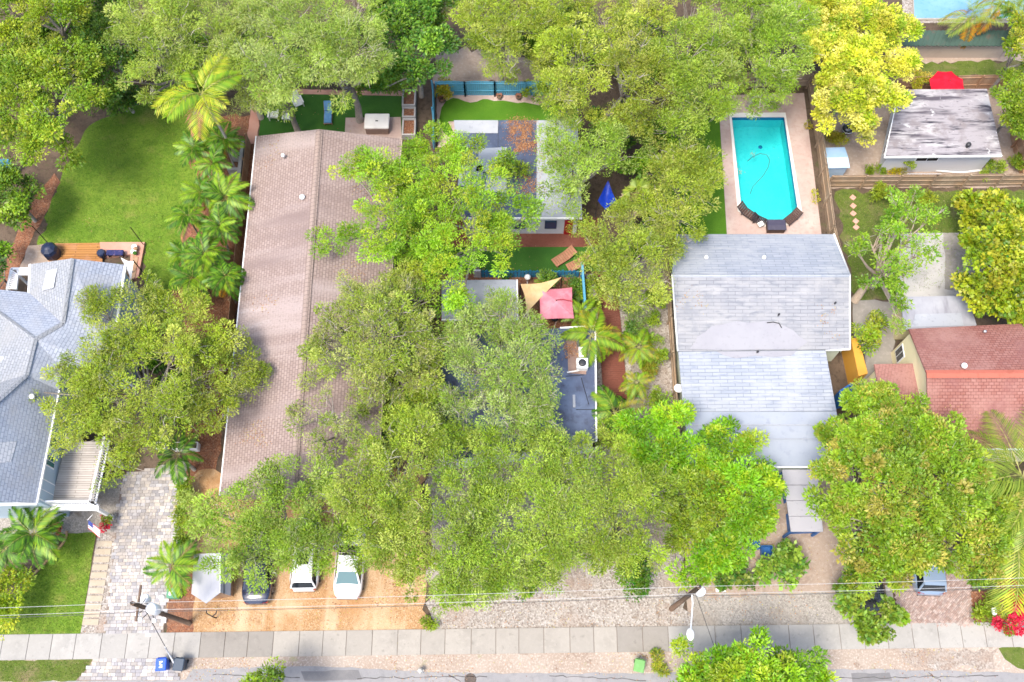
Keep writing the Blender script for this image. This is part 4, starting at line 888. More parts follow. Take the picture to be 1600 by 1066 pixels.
# ---- 5. right hand lots
G = thing('shed', 'white walled outbuilding with black streaked weathered flat roof', 'outbuilding', W(1470, 215))
zg = 2.7
slope(G, [(1405,140,zg), (1542,139,zg), (1566,243,zg), (1382,245,zg)], 'weathered_roof', .16, 'roof')
q = walls(G, [(1405,140,zg), (1542,139,zg), (1566,243,zg), (1382,245,zg)], 'white_wall', .35)
trim(G, (1382,245.5,zg+.02), (1566,243.5,zg+.02), .08, 'fascia'); trim(G, (1405,140,zg+.02), (1382,245,zg+.02), .06, 'fascia')
a, b = W(1382,245,zg), W(1405,140,zg)
a_, b_ = Vector((a.x + .35, a.y + .35, 0)), Vector((b.x + .35, b.y - .35, 0))
wallwin(G, b_, a_, .42, .58, 1.0, 2.1, 'window_navy'); wallwin(G, b_, a_, .70, .82, 1.0, 2.1, 'window_navy')
c, d = W(1382,245,zg), W(1566,243,zg)
wallwin(G, Vector((c.x + .35, c.y + .35, 0)), Vector((d.x - .35, d.y + .35, 0)), .30, .5, 1.6, 2.2, 'glass_dark')
vent(G, 1512, 228, zg + .15, .16, 'dark_metal')
TS = thing('tool_shed', 'small light blue metal tool shed beside long wooden fence', 'tool shed', W(1308, 250))
slope(TS, [(1287,231,1.5), (1320,230,1.5), (1325,245,1.75), (1291,246,1.75)], 'shed_roof_blue', .06, 'roof')
slope(TS, [(1291,246.2,1.75), (1325,245.2,1.75), (1328,262,1.5), (1294,263,1.5)], 'shed_wall_blue', .06, 'roof')
walls(TS, [(1288,232,1.5), (1320,231,1.5), (1327,261,1.5), (1294,262,1.5)], 'shed_wall_blue', .06, 1.5)
# lean-to and yellow house with red roof
LT = thing('lean_to', 'grey sheet metal lean-to roof behind the red shingle roof', 'lean-to', W(1470, 490))
slope(LT, [(1408,464,2.6), (1512,462,2.6), (1526,508,2.5), (1517,514,2.5), (1412,515,2.5)], 'metal_grey_roof', .1, 'roof')
slope(LT, [(1430,491,2.6), (1502,489,2.6), (1506,509,2.56), (1424,511,2.56)], 'membrane_grey', .03, 'roof_panel')
walls(LT, [(1410,466,2.5), (1510,464,2.5), (1520,512,2.5), (1414,512,2.5)], 'yellow_wall', .15, 2.4)
H6 = thing('house', 'cream yellow house with red shingle gable roof', 'house', W(1530, 600))
z6, r6 = 3.9, 5.8
slope(H6, [(1420,514,z6), (1720,500,z6), (1740,582,r6), (1448,583,r6)], 'shingle_red')
slope(H6, [(1448,583,r6), (1740,582,r6), (1740,700,z6), (1452,702,z6)], 'shingle_red')
ridge(H6, (1448,584,r6+.06), (1740,583,r6+.06), 'ridge_red', .26)
q = walls(H6, [(1420,514,z6), (1720,510,z6), (1740,700,z6), (1452,702,z6)], 'yellow_wall', .18)
a, b, c = W(1420,514,z6), W(1452,702,z6), W(1448,583,r6)
MB().add([(a.x + .2, a.y - .15, z6 - .9), (b.x + .2, b.y + .15, z6 - .9), (b.x + .2, b.y + .15, z6 - .1), (c.x + .2, c.y, r6 - .16), (a.x + .2, a.y - .15, z6 - .1)], [(0, 1, 2, 3, 4)]).build('gable', 'yellow_wall', H6)
aw, bw_ = Vector((a.x + .18, a.y - .2, 0)), Vector((b.x + .18, b.y, 0))
wallwin(H6, aw, bw_, .03, .13, .9, 2.1, 'glass_dark'); wallwin(H6, aw, bw_, .36, .44, .9, 2.1, 'glass_tint'); wallwin(H6, aw, bw_, .26, .33, .05, 2.0, 'fence_wood', 'fence_wood', name='door')
trim(H6, (1452,703,z6), (1740,701,z6), .1)
slope(H6, [(1366,569,3.0), (1428,568,3.2), (1447,623,3.4), (1440,630,3.4), (1378,640,3.0)], 'shingle_red', .12, 'porch_roof')
walls(H6, [(1368,571,2.9), (1428,570,2.9), (1444,628,2.9), (1380,638,2.9)], 'yellow_wall', .15, 2.85, name='porch_wall')
vent(H6, 1505, 573, 5.75, .16); vent(H6, 1537, 520, 4.2, .1, 'chrome')
dp = MB().box(W(1345, 562, .7), (.1, 1.6, 1.3)); one('garden_gate', dp, 'dark_metal', 'dark side gate leaning between ochre wall and yellow house', 'gate', W(1345, 562))
# far green roofed lean-to
GR = thing('long_shed', 'long low shed with dull green corrugated metal roof at the back', 'shed', W(1490, 60))
mbx = MB(); A, Bq, C2, D2 = W(1418,48,2.2), W(1590,48,2.2), W(1580,72,1.8), W(1408,72,1.8); k = 48
for i in range(k):
    a, b = i / k, (i + 1) / k; up = Vector((0, 0, .05 if i % 2 else 0))
    mbx.slab([A.lerp(Bq, a) + up, A.lerp(Bq, b) + up, D2.lerp(C2, b) + up, D2.lerp(C2, a) + up], .06)
mbx.build('roof', 'metal_green_roof', GR)
walls(GR, [(1418,48,1.7), (1590,48,1.7), (1580,72,1.7), (1408,72,1.7)], 'plaster_tan', .2, 1.75)

# ================================================================== FENCES
def fence(label, pxs, h, mat, bay=2.4, board=.14, rails=(.35, .85), lean=0, curve=0, jag=.02, name='fence', group=None):
    pts = [W(x, y) for x, y in pxs]; T = thing(name, label, 'fence', pts[0], group)
    for a, b in zip(pts, pts[1:]):
        L = (b - a).length; k = max(1, round(L / bay)); ang = math.atan2((b - a).y, (b - a).x); d = (b - a).normalized(); nn = Vector((-d.y, d.x, 0))
        for i in range(k):
            p, q = a.lerp(b, i / k), a.lerp(b, (i + 1) / k); m = MB(); nb = max(2, round((q - p).length / board))
            for j in range(nb):
                t = (j + .5) / nb; hh = h * (1 + curve * (4 * t * (1 - t) - .6)) + random.uniform(-jag, jag); c = p.lerp(q, t) + Vector((0, 0, hh / 2)) + nn * random.uniform(-.008, .008)
                m.box(c, (board * .93, .022, hh), ang)
            m.build('panel', mat, T)
            m = MB()
            for r in rails: m.box(p.lerp(q, .5) - nn * .04 + Vector((0, 0, h * r)), ((q - p).length, .05, .09), ang)
            m.build('rail', mat, T)
        for i in range(k + 1):
            p = a.lerp(b, i / k); MB().box(p - nn * .1 + Vector((0, 0, h * .52)), (.1, .1, h * 1.06), ang).build('post', mat, T)
    return T
fence('turquoise blue board fence with scalloped top behind curved turf', [(683,149),(727,149),(773,149),(820,149),(866,150)], 1.75, 'fence_blue', 2.3, .16, curve=.06)
fence('turquoise blue side fence left of the curved turf', [(679,149),(680,232)], 1.75, 'fence_blue', 2.3)
fence('weathered grey board fence on right side of the pool deck', [(1262,138),(1276,230),(1294,372),(1314,452)], 1.8, 'fence_wood')
fence('brown board fence with rails below the weathered roof outbuilding', [(1290,293),(1450,292),(1605,290)], 1.7, 'fence_wood', 2.6, rails=(.2, .55, .9))
fence('brown board fence behind the red parasol', [(1390,143),(1480,141),(1562,139)], 1.8, 'fence_wood_red', 2.4)
fence('dark board fence beside the right wall of weathered outbuilding', [(1570,150),(1582,230),(1598,292)], 1.7, 'fence_wood_red', 2.2)
fence('grey board fence under the trees behind the pool', [(1046,138),(1268,134)], 1.8, 'fence_wood')
fence('low grey board fence between boardwalk and pale grey house', [(1038,400),(1052,620),(1058,700)], 1.6, 'fence_wood')
fence('teal board fence at the left edge behind broad trees', [(-60,268),(30,268)], 1.7, 'fence_blue', 2.4)
fence('brown side fence between palms and brown roofed house', [(392,225),(384,300),(372,430),(352,640)], 1.3, 'fence_wood_red', 2.4)
# blue picket fence: every picket is a part
pf = thing('picket_fence', 'deep blue picket fence between turf and patio', 'fence', W(828, 432))
A, Bq = W(752, 433), W(904, 433); k = 27
for i in range(k):
    p = A.lerp(Bq, (i + .5) / k); w = (Bq - A).length / k * .42; h = 1.15 + .08 * math.sin(i * 2.1)
    MB().add([(p.x - w, p.y, 0), (p.x + w, p.y, 0), (p.x + w, p.y, h - .18), (p.x, p.y, h), (p.x - w, p.y, h - .18)] + [(p.x - w, p.y - .03, 0), (p.x + w, p.y - .03, 0), (p.x + w, p.y - .03, h - .18), (p.x, p.y - .03, h), (p.x - w, p.y - .03, h - .18)],
             [(0, 1, 2, 3, 4), (9, 8, 7, 6, 5), (0, 5, 6, 1), (1, 6, 7, 2), (2, 7, 8, 3), (3, 8, 9, 4), (4, 9, 5, 0)]).build('picket', 'fence_blue_deep', pf)
for z in (.3, .8): MB().box((A + Bq) / 2 + Vector((0, .04, z)), ((Bq - A).length, .05, .09)).build('rail', 'fence_blue_deep', pf)
MB().box(W(746, 433) + Vector((0, 0, .55)), (.5, .12, 1.1)).build('end_post', 'white_wall', pf)
sf = thing('side_fence', 'narrow blue fence standing right of the pink parasol', 'fence', W(907, 450))
A, Bq = W(907, 428), W(912, 496); d = Bq - A; ang = math.atan2(d.y, d.x)
for i in range(3):
    c = A.lerp(Bq, (i + .5) / 3); MB().box(c + Vector((0, 0, .85)), (d.length / 3 - .04, .1, 1.7), ang).build('panel', 'fence_blue_deep', sf)
MB().box((A + Bq) / 2 + Vector((0, 0, 1.73)), (d.length + .1, .16, .05), ang).build('cap_rail', 'fence_blue', sf)
# raised planters beside hot tub
for i, (y0, y1, s) in enumerate(((147, 172, 'farthest'), (174, 190, 'middle'), (192, 218, 'nearest'))):
    T = thing('planter', f'grey walled raised planter right of the hot tub, {s} of three', 'planter', W(636, (y0 + y1) / 2), 'raised planters')
    a, b = W(630, y0), W(650, y1); cx, cy, sx, sy = (a.x + b.x) / 2, (a.y + b.y) / 2, b.x - a.x, a.y - b.y; m = MB()
    for ox, oy, w, d_ in ((0, sy / 2 - .06, sx, .12), (0, -sy / 2 + .06, sx, .12), (sx / 2 - .06, 0, .12, sy - .25), (-sx / 2 + .06, 0, .12, sy - .25)): m.box((cx + ox, cy + oy, .3), (w, d_, .6))
    m.build('wall', 'grey_block', T); MB().box((cx, cy, .24), (sx - .25, sy - .25, .48)).build('soil', 'mulch', T)
bw2 = MB(); c = W(382, 262)
one('block_wall', bw2.box(c + Vector((0, 0, .6)), (.25, 3.2, 1.2)).box(c + Vector((-.5, .6, .5)), (.9, .2, 1.0)).box(c + Vector((-.5, -.7, .5)), (.9, .2, 1.0)), 'grey_block', 'short grey block wall between palms and brown roof', 'wall', c)
for i, (px, lb) in enumerate(((256, 'left'), (281, 'middle'), (306, 'right'))):
    T = thing('planter', f'white square planter at the top of the paver driveway, {lb} of three', 'planter', W(px, 700), 'white square planters'); c = W(px, 700)
    MB().rbox(c + Vector((0, 0, .3)), (.6, .5, .6), .03).build('box', 'white_trim', T); MB().box(c + Vector((0, 0, .58)), (.48, .38, .06)).build('soil', 'earth', T)
# curved brick edging, brick by brick
ed = thing('brick_edging', 'curved tan brick edging round the front palm bed', 'edging', W(80, 870))
path = [(105,830),(105,836),(103,842),(100,848),(94,856),(86,865),(77,874),(68,883),(60,891),(52,899)]
P = [W(*p) for p in path]; acc = 0
for a, b in zip(P, P[1:]):
    L = (b - a).length; k = max(1, int(L / .22))
    for i in range(k):
        c = a.lerp(b, (i + .5) / k); MB().rbox((c.x, c.y, .07), (L / k - .02, .12, .14), .01, math.atan2((b - a).y, (b - a).x)).build('brick', 'brick_edge', ed)

# ================================================================== POLES AND WIRES
PH = 10.0
def pole(label, base):
    b = W(*base); T = thing('utility_pole', label, 'utility pole', b, 'utility poles along the pavement')
    MB().tube([b, b + Vector((0, 0, PH))], [.17, .12], 10).build('shaft', 'pole_wood', T); return T, b
T, b1 = pole('brown wooden utility pole with white transformer at paver driveway', (296, 974))
def drum(T, c, r, h): MB().lathe(c, [(r * .9, 0), (r, .04), (r, h * .9), (r * .8, h), (.05, h + .04)], 14).build('transformer', 'transformer_grey', T)
drum(T, b1 + Vector((.42, -.05, 7.4)), .3, 1.0)
drum(T, b1 + Vector((-.1, .45, 7.5)), .24, .85)
ca = MB(); ca.box(b1 + Vector((0, .12, 9.1)), (.1, 1.9, .12)); ca.build('crossarm', 'pole_wood', T)
MB().tube([b1 + Vector((0, 0, PH)), b1 + Vector((0, 0, PH + .25))], [.05, .05], 8).build('top_pin', 'black', T)
for dx, dy, z in ((.35, -.6, 7.2), (-.5, -.5, 7.0), (-.35, -.35, 8.0), (.3, .5, 8.8)):
    MB().lathe(b1 + Vector((dx, dy, z)), [(.05, 0), (.13, .05), (.14, .16), (.06, .24)], 10).build('insulator', 'white_plastic', T)
    MB().tube([b1 + Vector((0, 0, z)), b1 + Vector((dx, dy, z))], .025, 5).build('bracket', 'dark_metal', T)
g0, g1 = b1 + Vector((0, 0, 8.2)), W(276, 1044)
MB().tube([g0, g1], .022, 5).build('guy_wire', 'wire_dark', T)
MB().tube([g0.lerp(g1, .62), g1], .05, 6).build('guy_guard', 'transformer_grey', T)
T2, b2 = pole('utility pole with street lamp arm by the gravel apron', (1049, 952))
drum(T2, b2 + Vector((.34, -.05, 8.0)), .24, .8)
MB().tube([b2 + Vector((0, 0, PH)), b2 + Vector((0, 0, PH + .25))], [.06, .06], 8).build('top_pin', 'black', T2)
le = W(1079, 988, 8.2); ls = b2 + Vector((0, 0, 7.6))
MB().tube([ls, ls.lerp(le, .3) + Vector((0, 0, .4)), le], .04, 8).build('lamp_arm', 'transformer_grey', T2)
MB().lathe(le + Vector((0, -.1, -.12)), [(.1, -.12), (.2, -.06), (.21, .04), (.12, .12), (.04, .15)], 12, 1, 1.6).build('lamp_head', 'white_plastic', T2)
MB().tube([b2 + Vector((0, 0, 8.5)), W(1118, 1016, 0)], .018, 5).build('guy_wire', 'wire_dark', T2)
def wire(label, z, off, r, mat, sag=.55):
    A = b1 + Vector((off[0], off[1], z)); Bq = b2 + Vector((off[0], off[1], z)); d = (Bq - A); S = A - d * .62; E = Bq + d * .75; m = MB()
    pts = []
    for a, b in ((S, A), (A, Bq), (Bq, E)):
        for i in range(14):
            t = i / 14; pts.append(a.lerp(b, t) - Vector((0, 0, sag * 4 * t * (1 - t))))
    pts.append(E); one('overhead_wire', m.tube(pts, r, 5), mat, label, 'wire', A, 'overhead wires')
wire('highest pale overhead wire running over the pole tops', PH + .22, (0, 0), .010, 'wire')
wire('second pale overhead wire just below the highest one', 9.2, (0, -.25), .010, 'wire', .7)
wire('lowest dark telephone cable strung between the poles', 7.6, (0, -.15), .016, 'wire_dark', .9)

# ================================================================== VEHICLES
def car(label, px, py, yaw, body, L=4.6, Wd=1.82, H=1.45, glass='glass_dark', style='sedan', rear='glass_tint'):
    o = W(px, py); T = thing('parked_car', label, 'car', o, 'parked cars'); M = Matrix.Translation(o) @ Matrix.Rotation(yaw, 4, 'Z')
    def G(vs): return [M @ Vector(v) for v in vs]
    hl, hw = L / 2, Wd / 2; st = []
    hood, belt, tail = H * .60, H * .63, H * (.66 if style == 'sedan' else .68)
    for i in range(19):
        t = -1 + 2 * i / 18; y = t * hl; e = abs(t)
        w = hw * (1 - .30 * max(0, (e - .62) / .38) ** 2.2); 
        zt = (tail if t < -.55 else belt if t < .35 else hood) * (1 - (.32 if t > 0 else .22) * max(0, (e - .80) / .20) ** 2); zb = .22 + .16 * max(0, (e - .85) / .15)
        st.append((y, w, zb, zt))
    m = MB(); V = []; nsec = 13
    for y, w, zb, zt in st:
        prof = [(-.90, 0), (-1.0, .25), (-1.0, .55), (-.985, .78), (-.93, .93), (-.80, .985), (-.4, 1.02), (0, 1.03)]
        prof = prof + [(-a, b) for a, b in reversed(prof[:-1])]; nsec = len(prof)
        V += [(a * w, y, zb + (zt - zb) * b) for a, b in prof]
    F = [(i * nsec + j, i * nsec + j + 1, (i + 1) * nsec + j + 1, (i + 1) * nsec + j) for i in range(18) for j in range(nsec - 1)]
    m.add(G(V), F, True); m.add(G(V[:nsec]), [tuple(range(nsec))]); m.add(G(V[-nsec:]), [tuple(range(nsec - 1, -1, -1))])
    m.add(G([V[i * nsec] for i in range(19)] + [V[i * nsec + nsec - 1] for i in range(19)]), [(i, 19 + i, 20 + i, i + 1) for i in range(18)])
    bd = m.build('body', body, T)
    # greenhouse
    yb0, yb1 = (-hl * .66, hl * .42) if style == 'sedan' else (-hl * .93, hl * .42)
    yr0, yr1 = (-hl * .30, hl * .10) if style == 'sedan' else (-hl * .74, hl * .10)
    wb, wr, z0, z1 = hw * .90, hw * .68, belt - .02, H
    b4 = [(-wb, yb0, z0), (wb, yb0, z0), (wb, yb1, z0), (-wb, yb1, z0)]; r4 = [(-wr, yr0, z1 - .03), (wr, yr0, z1 - .03), (wr, yr1, z1 - .03), (-wr, yr1, z1 - .03)]
    m = MB().add(G(b4 + r4), [(0, 1, 5, 4), (1, 2, 6, 5), (2, 3, 7, 6), (3, 0, 4, 7)]); m.build('cabin', body, T)
    rp = []; nx, ny = 6, 6
    for j in range(ny + 1):
        for i in range(nx + 1):
            u, v = -1 + 2 * i / nx, j / ny; rp.append((u * wr * 1.02, yr0 + (yr1 - yr0) * v + (.03 if j == ny else -.03 if j == 0 else 0), z1 - .02 + .05 * (1 - u * u) * (1 - (2 * v - 1) ** 2 * .6) - .03 * (abs(u) == 1)))
    MB().add(G(rp), [(j * (nx + 1) + i, j * (nx + 1) + i + 1, (j + 1) * (nx + 1) + i + 1, (j + 1) * (nx + 1) + i) for j in range(ny) for i in range(nx)], True).build('roof', body, T)
    def pane(nm, a, b, c, d, mat, ins=.08, up=.012):
        a, b, c, d = map(Vector, (a, b, c, d)); ctr = (a + b + c + d) / 4; nn = (b - a).cross(d - a).normalized() * up
        MB().add(G([p.lerp(ctr, ins) + nn for p in (a, b, c, d)]), [(0, 1, 2, 3)]).build(nm, mat, T)
    pane('rear_window', b4[0], b4[1], r4[1], r4[0], rear, .13); pane('windscreen', b4[2], b4[3], r4[3], r4[2], glass, .1)
    for s in (0, 1):
        a, b, c, d = (b4[1], b4[2], r4[2], r4[1]) if s else (b4[3], b4[0], r4[0], r4[3]); a, b, c, d = map(Vector, (a, b, c, d))
        pane('side_window', a, a.lerp(b, .5), d.lerp(c, .5), d, glass); pane('side_window', a.lerp(b, .5), b, c, d.lerp(c, .5), glass)
        sx = 1 if s else -1
        MB().add(G([(sx * hw * .96, hl * .38, belt), (sx * (hw + .16), hl * .36, belt), (sx * (hw + .16), hl * .36, belt + .15), (sx * hw * .96, hl * .38, belt + .15), (sx * hw * .96, hl * .46, belt), (sx * (hw + .14), hl * .43, belt), (sx * (hw + .14), hl * .43, belt + .13), (sx * hw * .96, hl * .46, belt + .13)]),
                 [(0, 1, 2, 3), (7, 6, 5, 4), (0, 4, 5, 1), (1, 5, 6, 2), (2, 6, 7, 3)]).build('mirror', body, T)
        w_ = st[1][1]
        MB().add(G([(sx * w_ * .55, -hl * 1.004, tail * .70), (sx * w_ * .98, -hl * .965, tail * .70), (sx * w_ * 1.0, -hl * .95, tail * .84), (sx * w_ * .55, -hl * .985, tail * .84)]), [(0, 1, 2, 3)]).build('taillight', 'tail_red', T)
        MB().add(G([(sx * w_ * .5, hl * 1.004, hood * .62), (sx * w_ * .98, hl * .955, hood * .62), (sx * w_ * 1.0, hl * .93, hood * .78), (sx * w_ * .5, hl * .985, hood * .78)]), [(0, 1, 2, 3)]).build('headlight', 'chrome', T)
        for yy in (-hl * .60, hl * .62):
            c = M @ Vector((sx * (hw - .10), yy, .32)); ax = (M.to_3x3() @ Vector((1, 0, 0))) * .11
            wl = MB().tube([c - ax, c + ax], .32, 16).build('wheel', 'rubber', T)
            MB().tube([c + ax * sx * .95, c + ax * sx * 1.06], .2, 12).build('rim', 'chrome', wl)
    MB().add(G([(-hw * .72, -hl * 1.006, .36), (hw * .72, -hl * 1.006, .36), (hw * .72, -hl * .97, .52), (-hw * .72, -hl * .97, .52)]), [(0, 1, 2, 3)]).build('bumper_trim', 'rubber', T)
    gp_ = MB()
    for s in (-1, 1):
        for y in (hl * .30, -hl * .12, -hl * .48): gp_.add(G([(s * hw * 1.004, y, .36), (s * hw * 1.004, y + .022, .36), (s * hw * .985, y + .022, belt * .9), (s * hw * .985, y, belt * .9)]), [(0, 1, 2, 3)])
        gp_.add(G([(s * hw * .74, hl * .44, hood * 1.03), (s * hw * .78, hl * .44, hood * 1.03), (s * hw * .66, hl * .86, hood * .96), (s * hw * .62, hl * .86, hood * .96)]), [(0, 1, 2, 3)])
    if style == 'sedan': gp_.add(G([(-hw * .8, -hl * .70, tail * 1.035), (hw * .8, -hl * .70, tail * 1.035), (hw * .8, -hl * .715, tail * 1.035), (-hw * .8, -hl * .715, tail * 1.035)]), [(0, 1, 2, 3)])
    gp_.build('panel_gap', 'rubber', T)
    if style == 'suv': MB().add(G([(-wr * .6, yr1 - .95, H + .045), (wr * .6, yr1 - .95, H + .045), (wr * .6, yr1 - .25, H + .045), (-wr * .6, yr1 - .25, H + .045)]), [(0, 1, 2, 3)]).build('sunroof', glass, T)
    if style == 'suv': MB().add(G([(-wr * 1.0, yr0 - .16, z1 - .03), (wr * 1.0, yr0 - .16, z1 - .03), (wr * .96, yr0 + .04, z1 + .015), (-wr * .96, yr0 + .04, z1 + .015), (-wr, yr0 - .16, z1 - .07), (wr, yr0 - .16, z1 - .07)]), [(0, 1, 2, 3), (4, 5, 1, 0)]).build('spoiler', body, T)
    return T
car('white sedan parked with its rear window toward the street', 549, 880, R(-1), 'car_white', rear='glass_tint')
car('white hatchback with black rear window beside navy car', 481, 870, R(1), 'car_white', 4.5, 1.8, 1.55, style='suv', rear='glass_dark')
car('dark navy car half hidden under tree on orange gravel', 408, 888, R(1), 'car_navy', 4.6, 1.82, 1.5, rear='glass_dark')
car('black car under the big tree beside brick driveway', 1348, 898, R(-3), 'car_black', 4.7, 1.9, 1.6, style='suv', rear='glass_dark')
car('blue grey car on the brick driveway under the big tree', 1440, 872, R(-2), 'car_bluegrey', 4.8, 2.0, 1.7, style='suv', rear='glass_dark')

# ================================================================== GARDEN AND STREET THINGS
def at(px, py, z=0): return W(px, py, z)
def xf(o, yaw): 
    M = Matrix.Translation(o) @ Matrix.Rotation(yaw, 4, 'Z'); return lambda v: M @ Vector(v)
def lounger(label, px, py, yaw, mat, frame, L=1.9, Wd=.66, cushion=None, group='sun loungers', back=.42, pitch=.75):
    o = at(px, py); f = xf(o, yaw); T = thing('lounger', label, 'lounger', o, group); zs = .34; yb = L * (.5 - back)
    def plank(nm, x0, x1, y0, z0, y1, z1, th, m):
        vs = [f(v) for v in ((x0, y0, z0), (x1, y0, z0), (x1, y1, z1), (x0, y1, z1), (x0, y0, z0 - th), (x1, y0, z0 - th), (x1, y1, z1 - th), (x0, y1, z1 - th))]
        MB().add(vs, [(0, 1, 2, 3), (7, 6, 5, 4), (0, 4, 5, 1), (1, 5, 6, 2), (2, 6, 7, 3), (3, 7, 4, 0)]).build(nm, m, T)
    w = Wd / 2; n = 6
    zb = zs + math.sin(pitch) * L * back * .8; ye = yb + math.cos(pitch) * L * back
    for i in range(n):
        a, b = i / n, (i + .86) / n; y0, y1 = -L / 2 + (yb + L / 2) * a, -L / 2 + (yb + L / 2) * b; plank('seat_slat', -w + .04, w - .04, y0, zs, y1, zs, .03, mat)
    for i in range(4):
        a, b = i / 4, (i + .86) / 4; plank('back_slat', -w + .04, w - .04, yb + (ye - yb) * a, zs + (zb - zs) * a, yb + (ye - yb) * b, zs + (zb - zs) * b, .03, mat)
    for s in (-1, 1):
        x0, x1 = (s * w, s * (w - .05)) if s > 0 else (-w, -w + .05); x0, x1 = min(x0, x1), max(x0, x1)
        plank('side_rail', x0, x1, -L / 2, zs + .012, yb, zs + .012, .07, frame); plank('back_rail', x0, x1, yb, zs + .012, ye, zb + .012, .06, frame)
        for y in (-L / 2 + .12, yb + .05): MB().box(f((s * (w - .03), y, zs / 2 - .02)), (.05, .05, zs - .03), yaw).build('leg', frame, T)
    if cushion:
        plank('cushion', -w + .03, w - .03, -L / 2 + .03, zs + .10, yb - .02, zs + .10, .09, cushion); plank('back_cushion', -w + .03, w - .03, yb + .02, zs + .12, ye, zb + .12, .09, cushion)
    return T
lounger('dark wicker lounger at the lower left corner of the pool', 1165, 335, R(50), 'wicker_brown', 'wicker_dark')
lounger('dark wicker chair with pale towel below the pool', 1183, 346, R(62), 'wicker_dark', 'wicker_dark', 1.2, .62)
lounger('dark wicker lounger at the lower right corner of the pool', 1238, 342, R(-50), 'wicker_brown', 'wicker_dark', 1.5, .66)
lounger('brown teak lounger lying diagonally on the small turf', 882, 404, R(-55), 'teak', 'teak', 1.9, .7, pitch=.5)
lounger('brown teak lounger half hidden by branches near blue fence', 905, 414, R(-62), 'teak', 'teak', 1.9, .7, pitch=.5)
lounger('lounger with blue cushions on dark turf behind brown roof', 514, 181, R(2), 'teak', 'teak', 1.9, .62, 'blue_cushion')
twl = MB().rbox(at(1189, 350, .42), (.42, .36, .12), .04, .5); one('towel', twl, 'white_cloth', 'folded pale towel on the dark chair below the pool', 'towel', at(1189, 350, .36))
def garden_chair(label, px, py, yaw):
    o = at(px, py); f = xf(o, yaw); T = thing('garden_chair', label, 'chair', o, 'white garden chairs')
    for i in range(5): MB().box(f((0, -.28 + i * .13, .36)), (.56, .11, .03), yaw).build('seat_slat', 'white_plastic', T)
    for i in range(5):
        vs = [f(v) for v in ((-.26 + i * .11, .30, .36), (-.17 + i * .11, .30, .36), (-.18 + i * .115, .62, .98), (-.28 + i * .115, .62, .98))]; MB().slab(vs, .03).build('back_slat', 'tub_brown' if False else 'white_plastic', T)
    for s in (-1, 1):
        MB().box(f((s * .34, 0, .58)), (.12, .72, .03), yaw).build('armrest', 'white_plastic', T)
        for y in (-.3, .28): MB().box(f((s * .32, y, .28)), (.05, .07, .56), yaw).build('leg', 'white_plastic', T)
garden_chair('white slatted garden chair nearest the back trees on turf', 467, 164, R(25))
garden_chair('white slatted garden chair at the left edge of the turf', 429, 184, R(180))
garden_chair('white slatted garden chair right of the leftmost one', 452, 187, R(178))
tub = thing('hot_tub', 'brown hot tub under a white cover on pink pad', 'hot tub', at(591, 200))
c = at(591, 200); MB().rbox(c + Vector((0, 0, .42)), (1.75, 1.25, .74), .08).build('shell', 'tub_brown', tub)
MB().rbox(c + Vector((0, .03, .86)), (1.85, 1.3, .12), .06).build('cover', 'white_cloth', tub); MB().box(c + Vector((.0, .0, .935)), (.2, .07, .03)).build('handle', 'dark_metal', tub)
sb = thing('storage_box', 'dark plastic storage box with hipped lid below the pool', 'storage box', at(1210, 356))
c = at(1210, 358); MB().box(c + Vector((0, 0, .33)), (1.25, .75, .62)).build('bin', 'wicker_brown', sb)
MB().add([c + Vector(v) for v in ((-.68, -.42, .645), (.68, -.42, .645), (.68, .42, .645), (-.68, .42, .645), (-.60, -.12, .78), (.60, -.12, .78), (.6, .36, .78), (-.6, .36, .78))], [(0, 1, 5, 4), (1, 2, 6, 5), (2, 3, 7, 6), (3, 0, 4, 7), (4, 5, 6, 7), (3, 2, 1, 0)]).build('lid', 'storage_box', sb)
# parasols
def parasol(label, px, py, z, r, n, mat, rot=0, rise=.5, group='parasols'):
    top = at(px, py, z); base = Vector((top.x, top.y, 0)); T = thing('parasol', label, 'parasol', base, group); m = MB(); V = [top + Vector((0, 0, rise))]; K = 5
    rim = [top + Vector((math.cos(2 * math.pi * i / n + rot) * r, math.sin(2 * math.pi * i / n + rot) * r, 0)) for i in range(n)]
    for i in range(n):
        a, b = rim[i], rim[(i + 1) % n]; ap = top + Vector((0, 0, rise)); vs = []
        for u in range(K + 1):
            for v in range(u + 1):
                t = u / K; s = v / u if u else 0; p = ap.lerp(a.lerp(b, s), t); p.z -= .10 * r * .5 * math.sin(math.pi * s) * t * .9 - 0; 
                pin = 1 - (.05 if n < 6 else .02) * math.sin(math.pi * s) * t; p.x = top.x + (p.x - top.x) * pin; p.y = top.y + (p.y - top.y) * pin; vs.append(p)
        fs = []; idx = lambda u, v: u * (u + 1) // 2 + v
        for u in range(K):
            for v in range(u + 1):
                fs.append((idx(u, v), idx(u + 1, v), idx(u + 1, v + 1)))
                if v < u: fs.append((idx(u, v), idx(u + 1, v + 1), idx(u, v + 1)))
        MB().add(vs, fs, True).build('canopy_panel', mat, T)
        MB().tube([ap - Vector((0, 0, .04)), a - Vector((0, 0, .03))], .015, 4).build('rib', 'dark_metal', T)
    MB().tube([base, top + Vector((0, 0, rise + .12))], .03, 8).build('pole', 'dark_metal', T); MB().lathe(base, [(.3, 0), (.3, .06), (.06, .1)], 14).build('foot', 'dark_metal', T)
    return T
pk = parasol('square pink parasol beside the tan shade sail', 869, 474, 2.5, 1.62, 4, 'pink_cloth', R(47), .42)
arm = [at(895, 471, 2.72), at(880, 468, 2.98), at(868, 469, 3.0)]; MB().tube(arm, .03, 6).build('arm', 'red_paint', pk)
parasol('bright red octagonal parasol behind the weathered outbuilding', 1480, 133, 2.4, 1.35, 8, 'red_cloth', R(22), .45)
